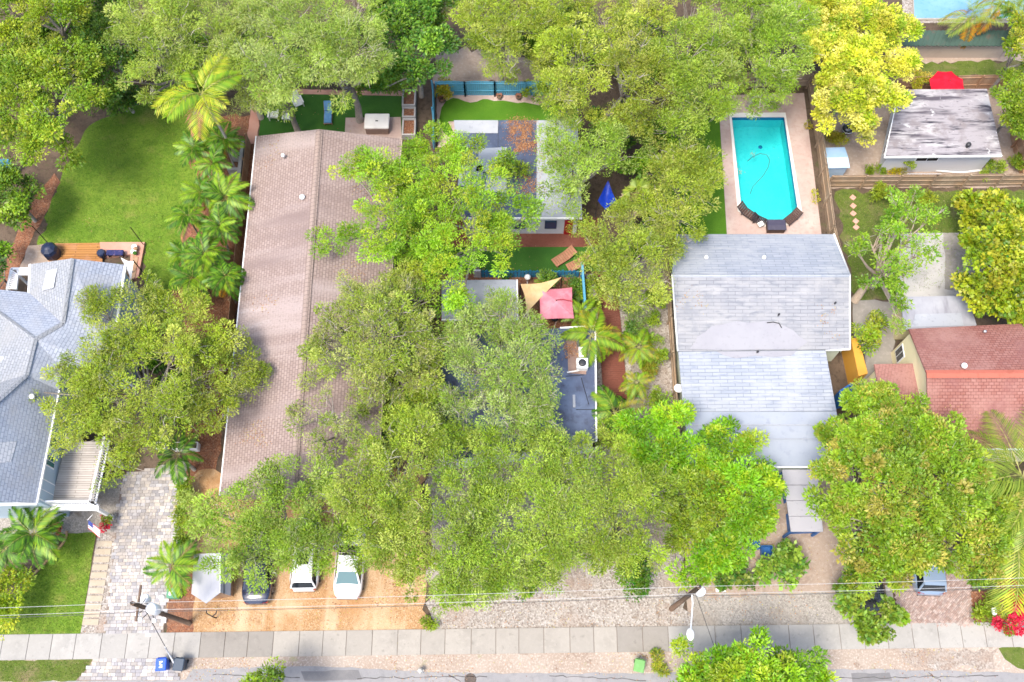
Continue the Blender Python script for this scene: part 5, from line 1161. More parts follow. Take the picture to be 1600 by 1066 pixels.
# shade sails
def sail(label, corners, mat, name='shade_sail', group=None, post='dark_metal'):
    P = [at(*c) for c in corners]; ctr = sum(P, Vector()) / 3; T = thing(name, label, 'shade sail', Vector((ctr.x, ctr.y, 0)), group); K = 10; vs = []
    for u in range(K + 1):
        for v in range(u + 1):
            t = u / K; s = v / u if u else 0; p = P[0].lerp(P[1].lerp(P[2], s), t)
            b0, b1_, b2_ = 1 - t, t * (1 - s), t * s
            k = 4 * (b0 * b1_ * (1 - b2_) ** 6 + b1_ * b2_ * (1 - b0) ** 6 + b0 * b2_ * (1 - b1_) ** 6) * .16
            p = p.lerp(ctr, k); p.z -= .25 * (1 - max(b0, b1_, b2_)); vs.append(p)
    fs = []; idx = lambda u, v: u * (u + 1) // 2 + v
    for u in range(K):
        for v in range(u + 1):
            fs.append((idx(u, v), idx(u + 1, v), idx(u + 1, v + 1)))
            if v < u: fs.append((idx(u, v), idx(u + 1, v + 1), idx(u, v + 1)))
    MB().add(vs, fs, True).build('cloth', mat, T)
    for p in P: MB().tube([Vector((p.x, p.y, 0)), p + Vector((0, 0, .1))], .04, 8).build('post', post, T)
sail('tan triangular shade sail over the patio beside pink parasol', [(813,444,2.6), (822,491,2.5), (878,433,2.9)], 'sail_tan')
sail('white triangular canopy over the deck behind blue grey house', [(188,402,2.7), (209,408,2.5), (205,438,2.4)], 'white_cloth')
# deck furniture behind the left house
dm = MB().lathe(at(84, 398, .25), [(.55, 0), (.60, .3), (.60, .75), (.5, 1.0), (.25, 1.16), (.06, 1.2)], 8, smooth=False, rz=R(22)); one('domed_cover', dm, 'navy_cover', 'dark navy eight sided domed cover at left end of wooden deck', 'cover', at(84, 398))
nb = MB().lathe(at(161, 399, .25), [(.3, 0), (.32, .4), (.26, .5)], 8, smooth=False); one('navy_stool', nb, 'navy_cover', 'small dark navy stool between wooden deck and pink patio', 'stool', at(161, 399))
bn = thing('bench', 'low bench with patterned navy seat pad on pink patio', 'bench', at(183, 400))
c = at(183, 399, .26); MB().rbox(c + Vector((0, 0, .42)), (1.2, .42, .12), .04).build('seat_pad', 'navy_mat', bn)
for s in (-1, 1): MB().box(c + Vector((s * .5, 0, .18)), (.08, .36, .36)).build('leg', 'dark_metal', bn)
for i, (px, py, lb) in enumerate(((212, 389, 'white pot with dark plant at patio corner, the farther one'), (211, 396, 'white pot with green plant at patio corner, the nearer one'))):
    T = thing('flower_pot', lb, 'flower pot', at(px, py, .26)); MB().lathe(at(px, py, .26), [(.14, 0), (.2, .3), (.21, .34), (.17, .34), (.16, .3)], 12).build('pot', 'white_plastic', T)
    MB().lathe(at(px, py, .52), [(.15, 0), (.16, .08), (.05, .16)], 7, smooth=False).build('plant', 'fence_wood_red' if i == 0 else 'turf', T)
for px, py, lb in ((226, 385, 'thin black light post at right corner of pink patio'), (78, 383, 'thin black light post behind the navy domed cover')):
    b = at(px, py); T = thing('light_post', lb, 'post', b, 'thin black posts'); MB().tube([b, b + Vector((0, 0, 2.9))], .03, 6).build('shaft', 'black', T); MB().box(b + Vector((0, 0, .02)), (.16, .16, .04)).build('foot', 'black', T)
# flag
fl = thing('flag', 'striped red white and blue flag by the front path', 'flag', at(146, 838))
a = at(138, 812, 2.2); MB().tube([a + Vector((.35, .25, .3)), a + Vector((-.05, -.03, 0))], .018, 6).build('staff', 'white_trim', fl)
def FP(u, v): return a + Vector((.70 * u - .10 * v, -.55 * u - .45 * v - .02, -.05 - .40 * v * (1 - .25 * u) - .35 * u + .06 * math.sin(u * 7 + v * 2)))
for i in range(9):
    m = MB(); v0, v1 = i / 9, (i + 1) / 9
    for j in range(8):
        u0, u1 = j / 8, (j + 1) / 8
        if u1 <= .401 and v1 <= .56: continue
        m.add([FP(u0, v0), FP(u1, v0), FP(u1, v1), FP(u0, v1)], [(0, 1, 2, 3)])
    m.build('stripe', 'flag_red' if i % 2 == 0 else 'flag_white', fl)
m = MB()
for i in range(5):
    for j in range(3): m.add([FP(j / 8, i / 9), FP((j + 1) / 8, i / 9), FP((j + 1) / 8, (i + 1) / 9), FP(j / 8, (i + 1) / 9)], [(0, 1, 2, 3)])
can = m.build('canton', 'flag_blue', fl); m = MB()
for i in range(4):
    for j in range(4):
        p = FP(.04 + j * .095, .06 + i * .13) + Vector((-.004, -.008, .012)); m.add([p + Vector((0, 0, .018)), p + Vector((-.012, 0, -.008)), p + Vector((.012, 0, -.008))], [(0, 1, 2)])
m.build('stars', 'flag_white', can)
# small grey shed on gravel
gs = thing('garden_shed', 'small pale grey shed with pointed front on orange gravel', 'shed', at(328, 918))
zA, zB = 1.9, 2.7
pL0, pL1, pR0, pR1, pk0, pk1 = (302,868,zA), (300,928,zA), (361,868,zA), (359,932,zA), (343,866,zB), (324,944,zB)
slope(gs, [(303,866,1.85), (344,864,zB), (344,926,zB), (322,943,zB), (299,928,1.85)], 'shed_roof_pale', .06, 'roof_slope')
slope(gs, [(344.3,864,zB), (362,867,1.9), (360,931,1.9), (344.3,926,zB)], 'shed_roof_pale', .06, 'roof_slope')
walls(gs, [(305,869,1.8), (360,869,1.8), (357,930,1.8), (324,935,1.8), (303,925,1.8)], 'fence_wood_red', .18, 1.8)
MB().box(at(324.5, 888, 2.32), (.42, .42, .05)).build('skylight', 'white_trim', gs)
A, Bq = W(344,866,zB+.05), W(344,926,zB+.05); MB().tube([A, Bq], .05, 5).build('ridge_cap', 'transformer_grey', gs)
MB().tube([W(350,866,2.45), W(350,928,2.45)], .03, 5).build('seam', 'dark_metal', gs)
mp = thing('lamp_bracket', 'black forked iron stand on gravel below the small shed', 'stand', at(338, 968)); o = at(338, 966)
MB().tube([o, o + Vector((0, 0, 1.0))], .04, 6).build('shaft', 'black', mp)
for s in (-1, 1): MB().tube([o + Vector((0, 0, .9)), o + Vector((s * .28, .15, 1.15)), o + Vector((s * .32, .35, 1.2))], .035, 6).build('arm', 'black', mp)
ub = thing('utility_box', 'green utility cabinet beside the paver driveway', 'utility box', at(272, 926)); c = at(275, 929)
MB().rbox(c + Vector((0, 0, .38)), (.72, .62, .76), .05).build('cabinet', 'green_box', ub); MB().box(c + Vector((-.1, -.02, .765)), (.2, .26, .012)).build('label_plate', 'flag_white', ub)
gb = MB().lathe(at(254, 934), [(.2, 0), (.2, .1), (.14, .2), (.05, .25)], 12); one('drain_cap', gb, 'transformer_grey', 'round white cap on paver edge above the utility pole', 'cap', at(254, 934))
mk = MB().box(at(257, 969, .12), (.25, .34, .22)); one('meter_lid', mk, 'white_plastic', 'small white meter cover beside the utility pole foot', 'cover', at(257, 969))
def bin_(label, px, py, yaw, mat, tilt=0, mark=None, lidmat=None):
    o = at(px, py); f = xf(o, yaw); T = thing('wheelie_bin', label, 'bin', o, 'bins on the verge'); b = MB(); V = []
    for z, sx, sy in ((.06, .22, .26), (.95, .29, .34)): V += [f((x * sx, y * sy, z)) for x, y in ((-1, -1), (1, -1), (1, 1), (-1, 1))]
    b.add(V, [(3, 2, 1, 0), (4, 5, 6, 7), (0, 1, 5, 4), (1, 2, 6, 5), (2, 3, 7, 6), (3, 0, 4, 7)]).build('body', mat, T)
    ld = MB().rbox(f((0, 0, 1.0)), (.64, .74, .1), .04, yaw).build('lid', lidmat or mat, T)
    MB().tube([f((-.25, .40, .92)), f((.25, .40, .92))], .025, 6).build('handle', mat, T)
    for s in (-1, 1): MB().tube([f((s * .2, .26, .11)), f((s * .27, .26, .11))], .11, 12).build('wheel', 'rubber', T)
    if mark:
        m = MB()
        for pts in (((-.10, .18), (.10, .18), (.10, .11), (-.03, .11), (-.03, .05), (-.10, .05)), ((-.10, .03), (.03, .03), (.10, -.03), (.10, -.07), (-.03, -.07), (-.10, -.01)), ((.03, -.09), (.10, -.09), (.10, -.2), (-.1, -.2), (-.1, -.13), (.03, -.13))):
            m.poly([f((x, y, 1.056)) for x, y in pts])
        m.build('lid_mark', 'flag_white', ld)
    return T
bin_('bright blue wheelie bin with white mark on its lid', 260, 1040, R(3), 'blue_bin', mark=True)
bin_('dark grey wheelie bin next to the blue one', 287, 1040, R(-4), 'navy_bin')
bin_('green wheelie bin standing askew on the verge', 996, 1042, R(-12), 'green_bin')
hy = thing('fire_hydrant', 'pale fire hydrant at the road edge', 'hydrant', at(658, 1048)); c = at(658, 1048)
MB().lathe(c, [(.17, 0), (.17, .05), (.11, .07), (.11, .5), (.15, .52), (.15, .56), (.12, .62), (.06, .7), (.03, .76)], 14).build('barrel', 'hydrant', hy)
for s in (-1, 1): MB().tube([c + Vector((0, 0, .42)), c + Vector((s * .2, 0, .42))], .06, 10).build('outlet', 'hydrant', hy)
MB().tube([c + Vector((0, 0, .38)), c + Vector((0, -.22, .38))], .075, 10).build('outlet', 'hydrant', hy)
mbx_ = thing('mailbox', 'grey mailbox on black post among red plants', 'mailbox', at(1541, 958)); c = at(1541, 958)
MB().box(c + Vector((0, 0, .5)), (.1, .1, 1.0)).build('post', 'black', mbx_); MB().rbox(c + Vector((0, 0, 1.12)), (.22, .48, .24), .07).build('box', 'transformer_grey', mbx_)
for i, (px, py, w, d_) in enumerate(((1091, 900, .1, .1), (1126, 922, .5, .08))):
    T = thing('yard_sign', ('slim white post in the sandy front yard', 'white yard board standing below the bright tree')[i], 'sign', at(px, py)); c = at(px, py)
    MB().box(c + Vector((0, 0, .5 if i == 0 else .35)), (w, d_, 1.0 if i == 0 else .7)).build('board', 'white_trim', T)
    MB().box(c + Vector((0, 0, .03)), (w + .12, d_ + .16, .06)).build('foot', 'white_trim', T)
for i, (px, py, lb) in enumerate(((1176, 852, 'blue plastic crate under the bright tree, the left one'), (1196, 862, 'blue plastic crate under the bright tree, the right one'))):
    T = thing('crate', lb, 'crate', at(px, py), 'blue crates'); c = at(px, py); m = MB()
    for ox, oy, w, d_ in ((0, .28, .7, .04), (0, -.28, .7, .04), (.33, 0, .04, .52), (-.33, 0, .04, .52)): m.box(c + Vector((ox, oy, .25)), (w, d_, .5))
    m.build('side', 'blue_paint', T); MB().box(c + Vector((0, 0, .05)), (.64, .52, .06)).build('bottom', 'blue_paint', T)
for i, (px, py) in enumerate(((1332.5, 309), (1333, 322), (1333, 334), (1337, 346), (1337.5, 355.5))):
    c = at(px, py); one('stepping_stone', MB().rbox((c.x, c.y, .03), (.36, .36, .06), .015, R(45)), 'stone_coral', 'coral square stepping stone, ' + ('first from the brown board fence', 'second from the brown board fence', 'middle of the five', 'second from the pale grey house', 'nearest the pale grey house')[i], 'stepping stone', c, 'coral stepping stones')
kb = thing('kettle_grill', 'round black kettle grill under the yellow tree', 'grill', at(1320, 210)); c = at(1320, 210)
MB().lathe(c, [(.25, .35), (.42, .55), (.44, .75), (.40, .92), (.22, 1.05), (.05, 1.1)], 16).build('bowl', 'car_black', kb); MB().lathe(c + Vector((0, 0, .74)), [(.46, 0), (.47, .04), (.44, .05)], 16).build('rim', 'chrome', kb)
for k_ in range(3): MB().tube([c + Vector((math.cos(k_ * 2.1) * .2, math.sin(k_ * 2.1) * .2, .45)), c + Vector((math.cos(k_ * 2.1) * .42, math.sin(k_ * 2.1) * .42, 0))], .025, 6).build('leg', 'dark_metal', kb)
pp = MB().tube([at(1462, 267, .15), at(1490, 269, .12), at(1510, 269, .12), at(1534, 266, .15)], .07, 8); one('pipe', pp, 'white_plastic', 'white pipe lying along the foot of outbuilding wall', 'pipe', at(1500, 268))
wb_ = MB().rbox(at(1405, 259, .25), (.75, .55, .5), .03); one('cool_box', wb_, 'white_plastic', 'white box beside shrubs at the outbuilding wall', 'box', at(1405, 259))
ltc = thing('lattice_panel', 'pale lattice panel leaning over the brown board fence', 'lattice', at(1430, 293)); A = at(1405, 292.5); Bq = at(1456, 292.5)
for i in range(13): 
    c = A.lerp(Bq, i / 12); MB().box(c + Vector((0, .08, 1.25)), (.04, .02, 1.0), 0).build('lath', 'white_wall', ltc)
for i in range(6): MB().box((A + Bq) / 2 + Vector((0, .1, .8 + i * .18)), ((Bq - A).length, .02, .04)).build('lath', 'white_wall', ltc)
# blue tarp tent in the centre lot
tp = thing('tarp', 'bright blue tarp stretched between the oaks', 'tarp', at(945, 312)); P = [at(*p) for p in ((950,282,3.2), (962,314,3.0), (946,328,2.8), (934,314,2.9))]; vs = []
for i in range(7):
    for j in range(7):
        u, v = i / 6, j / 6; p = P[0].lerp(P[1], u).lerp(P[3].lerp(P[2], u), v); p.z += -.3 * math.sin(math.pi * u) * math.sin(math.pi * v) + .05 * math.sin(u * 9 + v * 7); vs.append(p)
MB().add(vs, [(i * 7 + j, i * 7 + j + 1, (i + 1) * 7 + j + 1, (i + 1) * 7 + j) for i in range(6) for j in range(6)], True).build('sheet', 'blue_tarp', tp)
for p in P: MB().tube([Vector((p.x, p.y, 0)), p], .03, 6).build('post', 'dark_metal', tp)
# patio lamp and pots in the centre lot
T = thing('patio_lamp', 'white round patio lamp beside tan shade sail', 'lamp', at(824, 445)); c = at(824, 444); MB().tube([c, c + Vector((0, 0, 1.0))], .04, 8).build('stem', 'white_trim', T); MB().lathe(c + Vector((0, 0, 1.0)), [(.05, 0), (.2, .05), (.22, .2), (.12, .32), (.03, .36)], 12).build('shade', 'white_trim', T)
for px, py, lb in ((691, 157, 'large terracotta pot in corner of the blue fences'), (780, 152, 'terracotta pot below the blue fence, the left one'), (810, 153, 'terracotta pot below the blue fence, the right one')):
    T = thing('flower_pot', lb, 'flower pot', at(px, py)); big = .34 if px < 700 else .24; MB().lathe(at(px, py), [(big * .6, 0), (big, big * 1.2), (big * 1.05, big * 1.3), (big * .85, big * 1.3), (big * .8, big * 1.1)], 14).build('pot', 'terracotta_pot', T)
    MB().lathe(at(px, py, big * 1.0), [(big * .8, 0), (big * .75, .05), (.02, .08)], 10).build('soil', 'earth', T)
for px, py, lb in ((92, 826, 'red flowering bush in pot left of the porch'), (164, 822, 'red flowering bush in pot right of the porch')):
    tree('flowering_pot_plant', lb, 'redflow', [(px, py - 5, 8)], 1.0, (px, py), 'plant', stem=False, part='flowers')
    T = bpy.context.scene.objects  # pot
    T = [o for o in T if o.get('label') == lb][0]; MB().lathe(ORG[T.name], [(.16, 0), (.24, .38), (.25, .42), (.18, .42)], 12).build('pot', 'terracotta_pot', T)

# ================================================================== TREES (lobes: px, py, radius px)
tree('tree', 'yellow green broadleaf tree filling the top left corner', 'broadyel', [(20,20,50),(85,22,42),(130,10,30),(40,-30,50)], 11)
tree('tree', 'bright green broadleaf tree below the top left corner', 'broad', [(100,105,48),(60,130,48),(25,170,48),(90,180,38),(138,158,24),(45,225,38),(100,240,24),(15,90,40),(130,75,32),(160,150,10),(-30,140,50)], 10, (40,150))
tree('tree', 'small dull green tree at left edge beside mulch path', 'dark', [(20,292,32),(45,298,20),(12,338,24),(-10,300,30),(40,318,14)], 5.5)
tree('tree', 'dark shrubby tree at left edge below the mulch bend', 'dark', [(2,395,18),(0,430,16),(-14,460,20)], 4)
tree('tree', 'dark leafy tree squeezed between broadleaf trees and willowy oaks', 'dark', [(160,70,34),(170,110,32),(150,30,35),(180,140,22),(195,160,18),(185,20,30)], 7.5)
tree('tree', 'pale green weeping tree above left end of back lawn', 'weep', [(240,25,52),(205,60,38),(280,50,48),(250,100,40),(218,128,24),(300,20,45),(235,150,14),(230,-20,40),(290,105,34)], 11)
tree('tree', 'pale weeping tree behind the yellow palm', 'weep', [(345,60,48),(375,100,42),(360,20,48),(390,140,32),(352,112,22),(395,45,40),(375,170,22)], 10)
tree('tree', 'grey green weeping tree behind white garden chairs', 'weep', [(425,110,46),(440,60,48),(420,155,26),(455,140,32),(415,25,45),(440,180,12)], 11)
tree('tree', 'large pale weeping tree over the turf with blue lounger', 'weep', [(510,45,55),(540,85,48),(495,90,48),(560,45,42),(530,130,35),(575,105,30),(530,160,14),(500,5,45),(560,0,40)], 12)
tree('tree', 'glossy dark green tree at top left of centre lot', 'dark', [(615,55,40),(630,100,30),(595,140,18),(648,30,40),(665,80,30),(690,72,22),(605,10,35),(690,25,35),(655,120,22),(688,110,14)], 8, cat='tree')
tree('tree', 'olive oak at the top left above blue scalloped fence', 'oak', [(765,25,48),(815,45,52),(790,80,42),(745,60,28),(775,-10,45),(730,15,38),(840,100,38),(800,115,16)], 9)
tree('tree', 'olive oak right of the scalloped blue fence', 'oak', [(880,40,52),(900,95,50),(865,140,34),(860,0,45),(915,140,40),(890,180,26),(850,170,14)], 9.5)
tree('tree', 'olive oak at top right of centre lot', 'oak', [(960,70,48),(975,130,45),(940,20,45),(1000,100,42),(985,180,38),(945,180,34),(1010,40,45),(1020,160,40)], 9.5, dens=.85)
tree('tree', 'tall olive oak left of the pool deck top', 'oak', [(1075,90,52),(1110,130,48),(1060,150,46),(1120,70,46),(1150,120,42),(1095,185,42),(1050,210,40),(1125,170,22),(1045,100,36),(1080,20,48)], 10)
tree('tree', 'yellowish oak between pool and yellow tree', 'oak', [(1190,60,48),(1215,95,42),(1170,20,45),(1200,130,38),(1230,40,40),(1180,165,20),(1230,130,28),(1215,170,12),(1140,25,40),(1240,0,35)], 9.5)
tree('tree', 'olive oak left of the pool beside turf strip', 'oak', [(1075,255,42),(1055,295,42),(1095,300,26),(1060,345,38),(1090,270,34),(1075,378,20),(1110,280,16),(1030,260,36),(1030,330,34)], 8.5)
tree('tree', 'olive oak over right half of the rear cottage', 'oak', [(885,225,36),(935,215,38),(975,235,36),(905,268,34),(950,255,22),(868,205,20),(875,295,24),(898,310,26),(990,205,30),(865,260,18),(890,250,30),(880,330,18),(855,235,14),(872,235,22)], 8.5, dens=.78)
tree('tree', 'olive oak right of the small turf and teak loungers', 'oak', [(945,385,36),(990,360,38),(938,408,28),(990,405,40),(965,435,34),(1005,450,34),(975,470,24),(905,350,18),(1020,390,34),(940,455,18)], 8)
tree('tree', 'bright lime green feathery tree overhanging brown roof', 'bright', [(595,290,44),(640,270,46),(620,345,44),(550,266,24),(575,258,24),(660,330,46),(545,375,24),(508,380,22),(590,380,26),(660,240,28),(630,395,34),(655,385,34),(525,372,14),(562,262,16)], 9.5, (665,330), dens=.72)
tree('tree', 'bright lime green feathery tree over the navy rear roof', 'bright', [(715,245,36),(700,285,50),(755,290,40),(690,345,48),(745,345,45),(795,335,34),(825,335,22),(765,390,28),(790,400,20),(705,400,38),(695,450,34),(720,480,20),(735,225,18),(680,230,30),(670,420,30),(840,330,12)], 9.5, dens=.72)
tree('tree', 'small green tree above navy roof of rear cottage', 'mangodk', [(800,258,20),(785,265,15),(822,268,14)], 5.5)
tree('tree', 'grey green oak with pale twigs overhanging brown roof', 'oakgrey', [(565,480,44),(525,520,40),(605,510,46),(545,560,42),(610,560,44),(495,550,24),(640,470,40),(650,530,40),(500,590,20),(590,600,26),(560,445,24),(625,430,28),(660,445,34),(660,590,36),(630,610,28)], 9.5, (655,540))
tree('tree', 'thin twiggy oak on brown roof edge', 'oakgrey', [(520,650,34),(560,640,30),(480,655,22),(505,690,26),(545,690,28),(460,640,12)], 7.5, (640,660), dens=.5)
tree('tree', 'grey green twiggy oak over the front cottage', 'oakgrey', [(725,520,40),(780,510,44),(830,535,40),(745,575,45),(805,580,46),(840,580,28),(725,630,38),(785,640,40),(825,630,30),(862,555,14),(760,475,24),(690,550,34),(690,610,36),(852,618,18),(840,655,28),(800,668,28),(862,655,14),(848,525,22),(856,590,16)], 9)
tree('tree', 'olive oak left of centre in front row', 'oak', [(750,720,48),(720,770,46),(790,760,48),(740,820,46),(790,820,44),(700,830,34),(730,880,36),(780,880,30),(720,915,20),(695,720,36),(770,910,20),(700,885,34),(800,875,36),(685,920,22),(745,912,28),(705,915,26),(780,900,26),(820,885,24),(748,852,34),(768,795,32),(715,690,36),(690,670,30),(715,932,20),(690,938,16),(755,930,18),(785,922,18)], 8.5)
tree('tree', 'olive oak in the middle of the front row', 'oak', [(845,705,42),(890,742,42),(872,690,24),(840,760,46),(870,810,44),(905,712,26),(830,830,40),(850,870,28),(820,900,20),(825,680,34),(910,800,36),(880,860,26),(860,885,24),(905,868,28),(840,905,20),(875,900,18)], 9)
tree('tree', 'olive oak at the right of the front row', 'oak', [(955,730,42),(945,790,44),(985,770,40),(975,830,38),(930,840,34),(1005,810,34),(930,870,18),(960,690,28),(1025,770,34),(965,872,26),(1010,862,26),(940,890,22),(970,892,20)], 8.5)
tree('shrub', 'dark green shrub under right front oak beside gravel', 'dark', [(985,880,22),(1005,900,18),(985,915,14)], 3, cat='shrub')
tree('shrub', 'dark green shrub hanging over gravel below left front oak', 'dark', [(830,905,16),(825,920,10),(850,895,14)], 2.5, cat='shrub')
tree('tree', 'yellow green oak right of brown roof lower end', 'oak', [(620,650,42),(590,690,44),(650,690,44),(570,740,42),(630,750,46),(600,800,44),(550,780,36),(650,810,42),(620,850,38),(640,890,26),(570,840,30),(660,630,36),(660,860,34),(600,868,28),(645,905,26),(625,875,28)], 9)
tree('tree', 'green oak over lower brown roof above parked cars', 'oak', [(430,760,36),(400,795,42),(345,805,36),(445,810,42),(500,790,40),(330,840,30),(385,850,36),(450,855,28),(520,835,34),(500,750,28),(435,725,16),(320,810,24),(410,890,22),(530,860,18),(545,845,28),(470,868,26),(355,870,22),(495,835,34),(300,790,18),(350,880,22),(400,878,26),(445,880,22),(518,868,22),(470,845,30),(570,862,24)], 8)
tree('tree', 'wide olive oak over right side of blue grey house', 'oak', [(160,480,34),(225,480,40),(285,488,42),(335,520,40),(375,565,40),(200,535,50),(265,550,54),(330,590,50),(150,570,46),(105,590,30),(55,612,14),(180,635,52),(250,635,50),(120,655,36),(88,690,20),(180,695,40),(235,690,28),(310,650,38),(170,738,20),(385,600,28),(340,640,30),(135,470,16),(130,620,36),(200,735,12),(82,640,12),(140,668,34),(160,610,36)], 9, dens=.95)
tree('tree', 'bright green mango tree straddling right boundary of centre lot', 'mango', [(1000,670,30),(1050,665,30),(1020,710,36),(1065,715,38),(975,680,16),(1045,760,34)], 7)
tree('tree', 'bright green mango tree in front of pale grey house', 'mango', [(1130,700,34),(1175,715,34),(1110,735,30),(1150,760,40),(1200,760,24),(1170,800,36),(1095,870,32),(1140,860,28),(1200,790,20),(1075,895,18),(1120,880,18),(1150,880,10)], 7.5)
tree('tree', 'duller green tree between the two mango trees', 'mangodk', [(1085,780,38),(1120,810,36),(1065,820,36),(1110,770,30),(1150,835,24),(1050,800,24)], 7)
tree('shrub', 'low round leaved bush below the mango tree', 'grapegreen', [(1150,900,14),(1170,912,12),(1135,915,10),(1190,898,12)], 1.8, cat='shrub', stem=False)
tree('shrub', 'round leaved bush below blue canopy', 'grapegreen', [(1225,868,16),(1240,885,14),(1210,885,12),(1232,905,12),(1205,870,10)], 2.2, cat='shrub', stem=False)
tree('tree', 'brilliant yellow tree in the upper right', 'yellow', [(1300,35,45),(1345,55,52),(1395,45,34),(1305,95,48),(1360,105,55),(1405,95,22),(1335,150,45),(1295,150,28),(1375,160,34),(1280,20,34),(1400,160,16),(1345,195,20),(1350,215,10),(1285,190,16),(1320,0,40),(1420,90,10),(1260,60,20)], 9)
tree('tree', 'half bare tree with tan branches over white slab', 'sparse', [(1400,335,32),(1360,375,28),(1420,375,32),(1450,345,22),(1380,425,28),(1415,430,24),(1445,395,22),(1345,400,18),(1400,480,22),(1360,450,18),(1430,320,18),(1425,300,12),(1380,345,22),(1405,505,12)], 8, (1335,470), trunk_r=.24, dens=.62)
tree('tree', 'yellow green sea grape mass at right edge', 'grape', [(1530,330,30),(1570,340,36),(1560,385,42),(1528,395,32),(1592,415,38),(1550,445,42),(1522,465,30),(1590,475,32),(1500,440,12),(1620,370,40),(1570,490,16)], 6)
tree('tree', 'large almond tree with orange tips over brick driveway', 'almond', [(1350,640,36),(1400,640,42),(1340,690,44),(1400,695,54),(1455,690,46),(1305,680,22),(1500,735,42),(1540,790,38),(1330,750,50),(1395,770,56),(1465,780,56),(1285,740,24),(1555,835,32),(1335,830,46),(1410,840,50),(1485,845,40),(1300,800,34),(1360,890,36),(1530,880,32),(1520,840,34),(1330,900,26),(1275,680,12),(1435,880,16),(1545,900,22),(1400,890,24)], 9.5)
tree('tree', 'young leafy tree beside black car reaching the sidewalk', 'grapegreen', [(1340,945,22),(1375,955,16),(1350,975,18),(1400,960,14),(1370,985,14),(1320,930,16)], 3.5)
tree('tree', 'bright green street tree at bottom of the frame', 'mango', [(1075,1045,34),(1130,1045,34),(1190,1025,34),(1240,1045,38),(1205,1065,40),(1150,1075,40),(1285,1068,24),(1100,1080,36),(1185,1000,10),(1240,1085,36)], 7)
tree('tree', 'green street tree top at bottom edge left of hydrant', 'mangodk', [(395,1062,20),(425,1058,18),(410,1085,34),(380,1090,20)], 6)
tree('tree', 'green tree at right edge beside weathered outbuilding', 'mangodk', [(1590,165,34),(1575,195,26),(1605,205,30),(1590,125,20),(1572,160,14)], 6.5)
tree('tree', 'light green tree at right edge near far green roof', 'broad', [(1595,75,22),(1600,45,20),(1615,100,26),(1585,60,10)], 7)
tree('tree', 'fresh green small tree between pale house and yellow house', 'broad', [(1358,508,19),(1345,522,16),(1370,525,15),(1357,538,11)], 4.0)
tree('shrub', 'weedy green bushes beside the stepping stones', 'shrub', [(1370,300,14),(1440,305,16),(1425,312,12),(1390,305,10)], 1.6, cat='shrub', stem=False)
tree('shrub', 'green bush against the outbuilding wall', 'shrub', [(1420,252,10)], 1.6, cat='shrub', stem=False)
tree('shrub', 'small leafy plants at outbuilding corner beside fence', 'shrub', [(1362,265,8),(1376,267,7)], 1.0, cat='shrub', stem=False)
tree('shrub', 'yellow green plant between white box and green bush', 'shrubyel', [(1402,268,9),(1412,266,7)], .9, cat='shrub', stem=False)
tree('shrub', 'bushy greenery beyond right end of the outbuilding', 'shrub', [(1555,265,12),(1540,275,9),(1590,260,16)], 1.4, cat='shrub', stem=False)
tree('shrub', 'yellow green shrub behind the light blue tool shed', 'shrubyel', [(1302,218,13),(1315,225,9)], 1.5, cat='shrub', stem=False)
tree('shrub', 'golden shrub left of the red parasol', 'shrubyel', [(1438,127,13)], 1.8, cat='shrub', stem=False)
tree('shrub', 'yellow croton shrub on right gravel between two small palms', 'croton', [(1008,568,14),(1012,582,12)], 1.8, cat='shrub')
tree('shrub', 'dark green clump between crotons and boardwalk', 'shrubdk', [(986,535,12),(984,515,10),(992,612,9)], 1.8, cat='shrub')
tree('shrub', 'green border shrubs behind the blue picket fence', 'shrubdk', [(890,440,12),(900,455,14),(895,475,12),(852,436,12),(790,440,10)], 1.3, cat='shrub', stem=False)
tree('shrub', 'leafy planting between blue side fence and boardwalk', 'shrub', [(918,455,12),(922,475,12),(928,445,10),(925,500,12)], 1.4, cat='shrub', stem=False)
tree('shrub', 'pale twiggy shrubs on right gravel strip', 'oakgrey', [(985,485,16),(1000,500,16),(1015,520,14),(985,510,10)], 1.6, cat='shrub', stem=False, dens=.7)
tree('shrub', 'mixed green border plants along the fence right of boardwalk', 'shrub', [(1018,470,14),(1026,500,12),(1022,530,12),(1030,560,12),(1028,620,14),(1035,650,14)], 1.7, cat='shrub', stem=False)
tree('shrub', 'yellow green bush in the large corner pot', 'shrubyel', [(697,142,13),(692,135,9)], 2.2, (691,157), cat='shrub')
tree('shrub', 'climbing greenery over right end of blue scalloped fence', 'shrub', [(825,140,11),(843,143,12),(858,140,11)], 1.8, cat='shrub', stem=False)
tree('shrub', 'light green shrub at left edge of the front lawn', 'broadyel', [(20,915,22),(40,900,16),(10,945,22),(-10,930,20),(5,975,10)], 2.6, cat='shrub')
tree('shrub', 'dark hedge plants beside the paver driveway', 'shrub', [(282,780,14),(290,810,14),(278,830,12),(295,760,14),(292,845,14)], 1.8, cat='shrub', stem=False)
tree('shrub', 'rust red shrubs beside upper driveway edge', 'croton', [(284,795,8),(286,770,8),(280,815,7)], 1.3, cat='shrub', stem=False)
tree('shrub', 'red flowering hedge at right edge above the sidewalk', 'redflow', [(1590,925,18),(1575,935,12),(1598,950,18),(1572,972,13),(1590,970,14),(1555,975,8)], 1.5, cat='shrub', stem=False)
tree('shrub', 'green ground plants beside the grey mailbox', 'shrub', [(1535,965,14),(1520,955,10),(1550,940,12),(1565,930,10)], .9, cat='shrub', stem=False)
tree('shrub', 'small bush at pavement corner left of pale gravel', 'shrub', [(674,975,9),(664,972,6)], .7, cat='shrub', stem=False)
tree('shrub', 'weeds on the verge behind green bin', 'croton', [(1025,1030,9),(1035,1042,9)], .5, cat='shrub', stem=False)
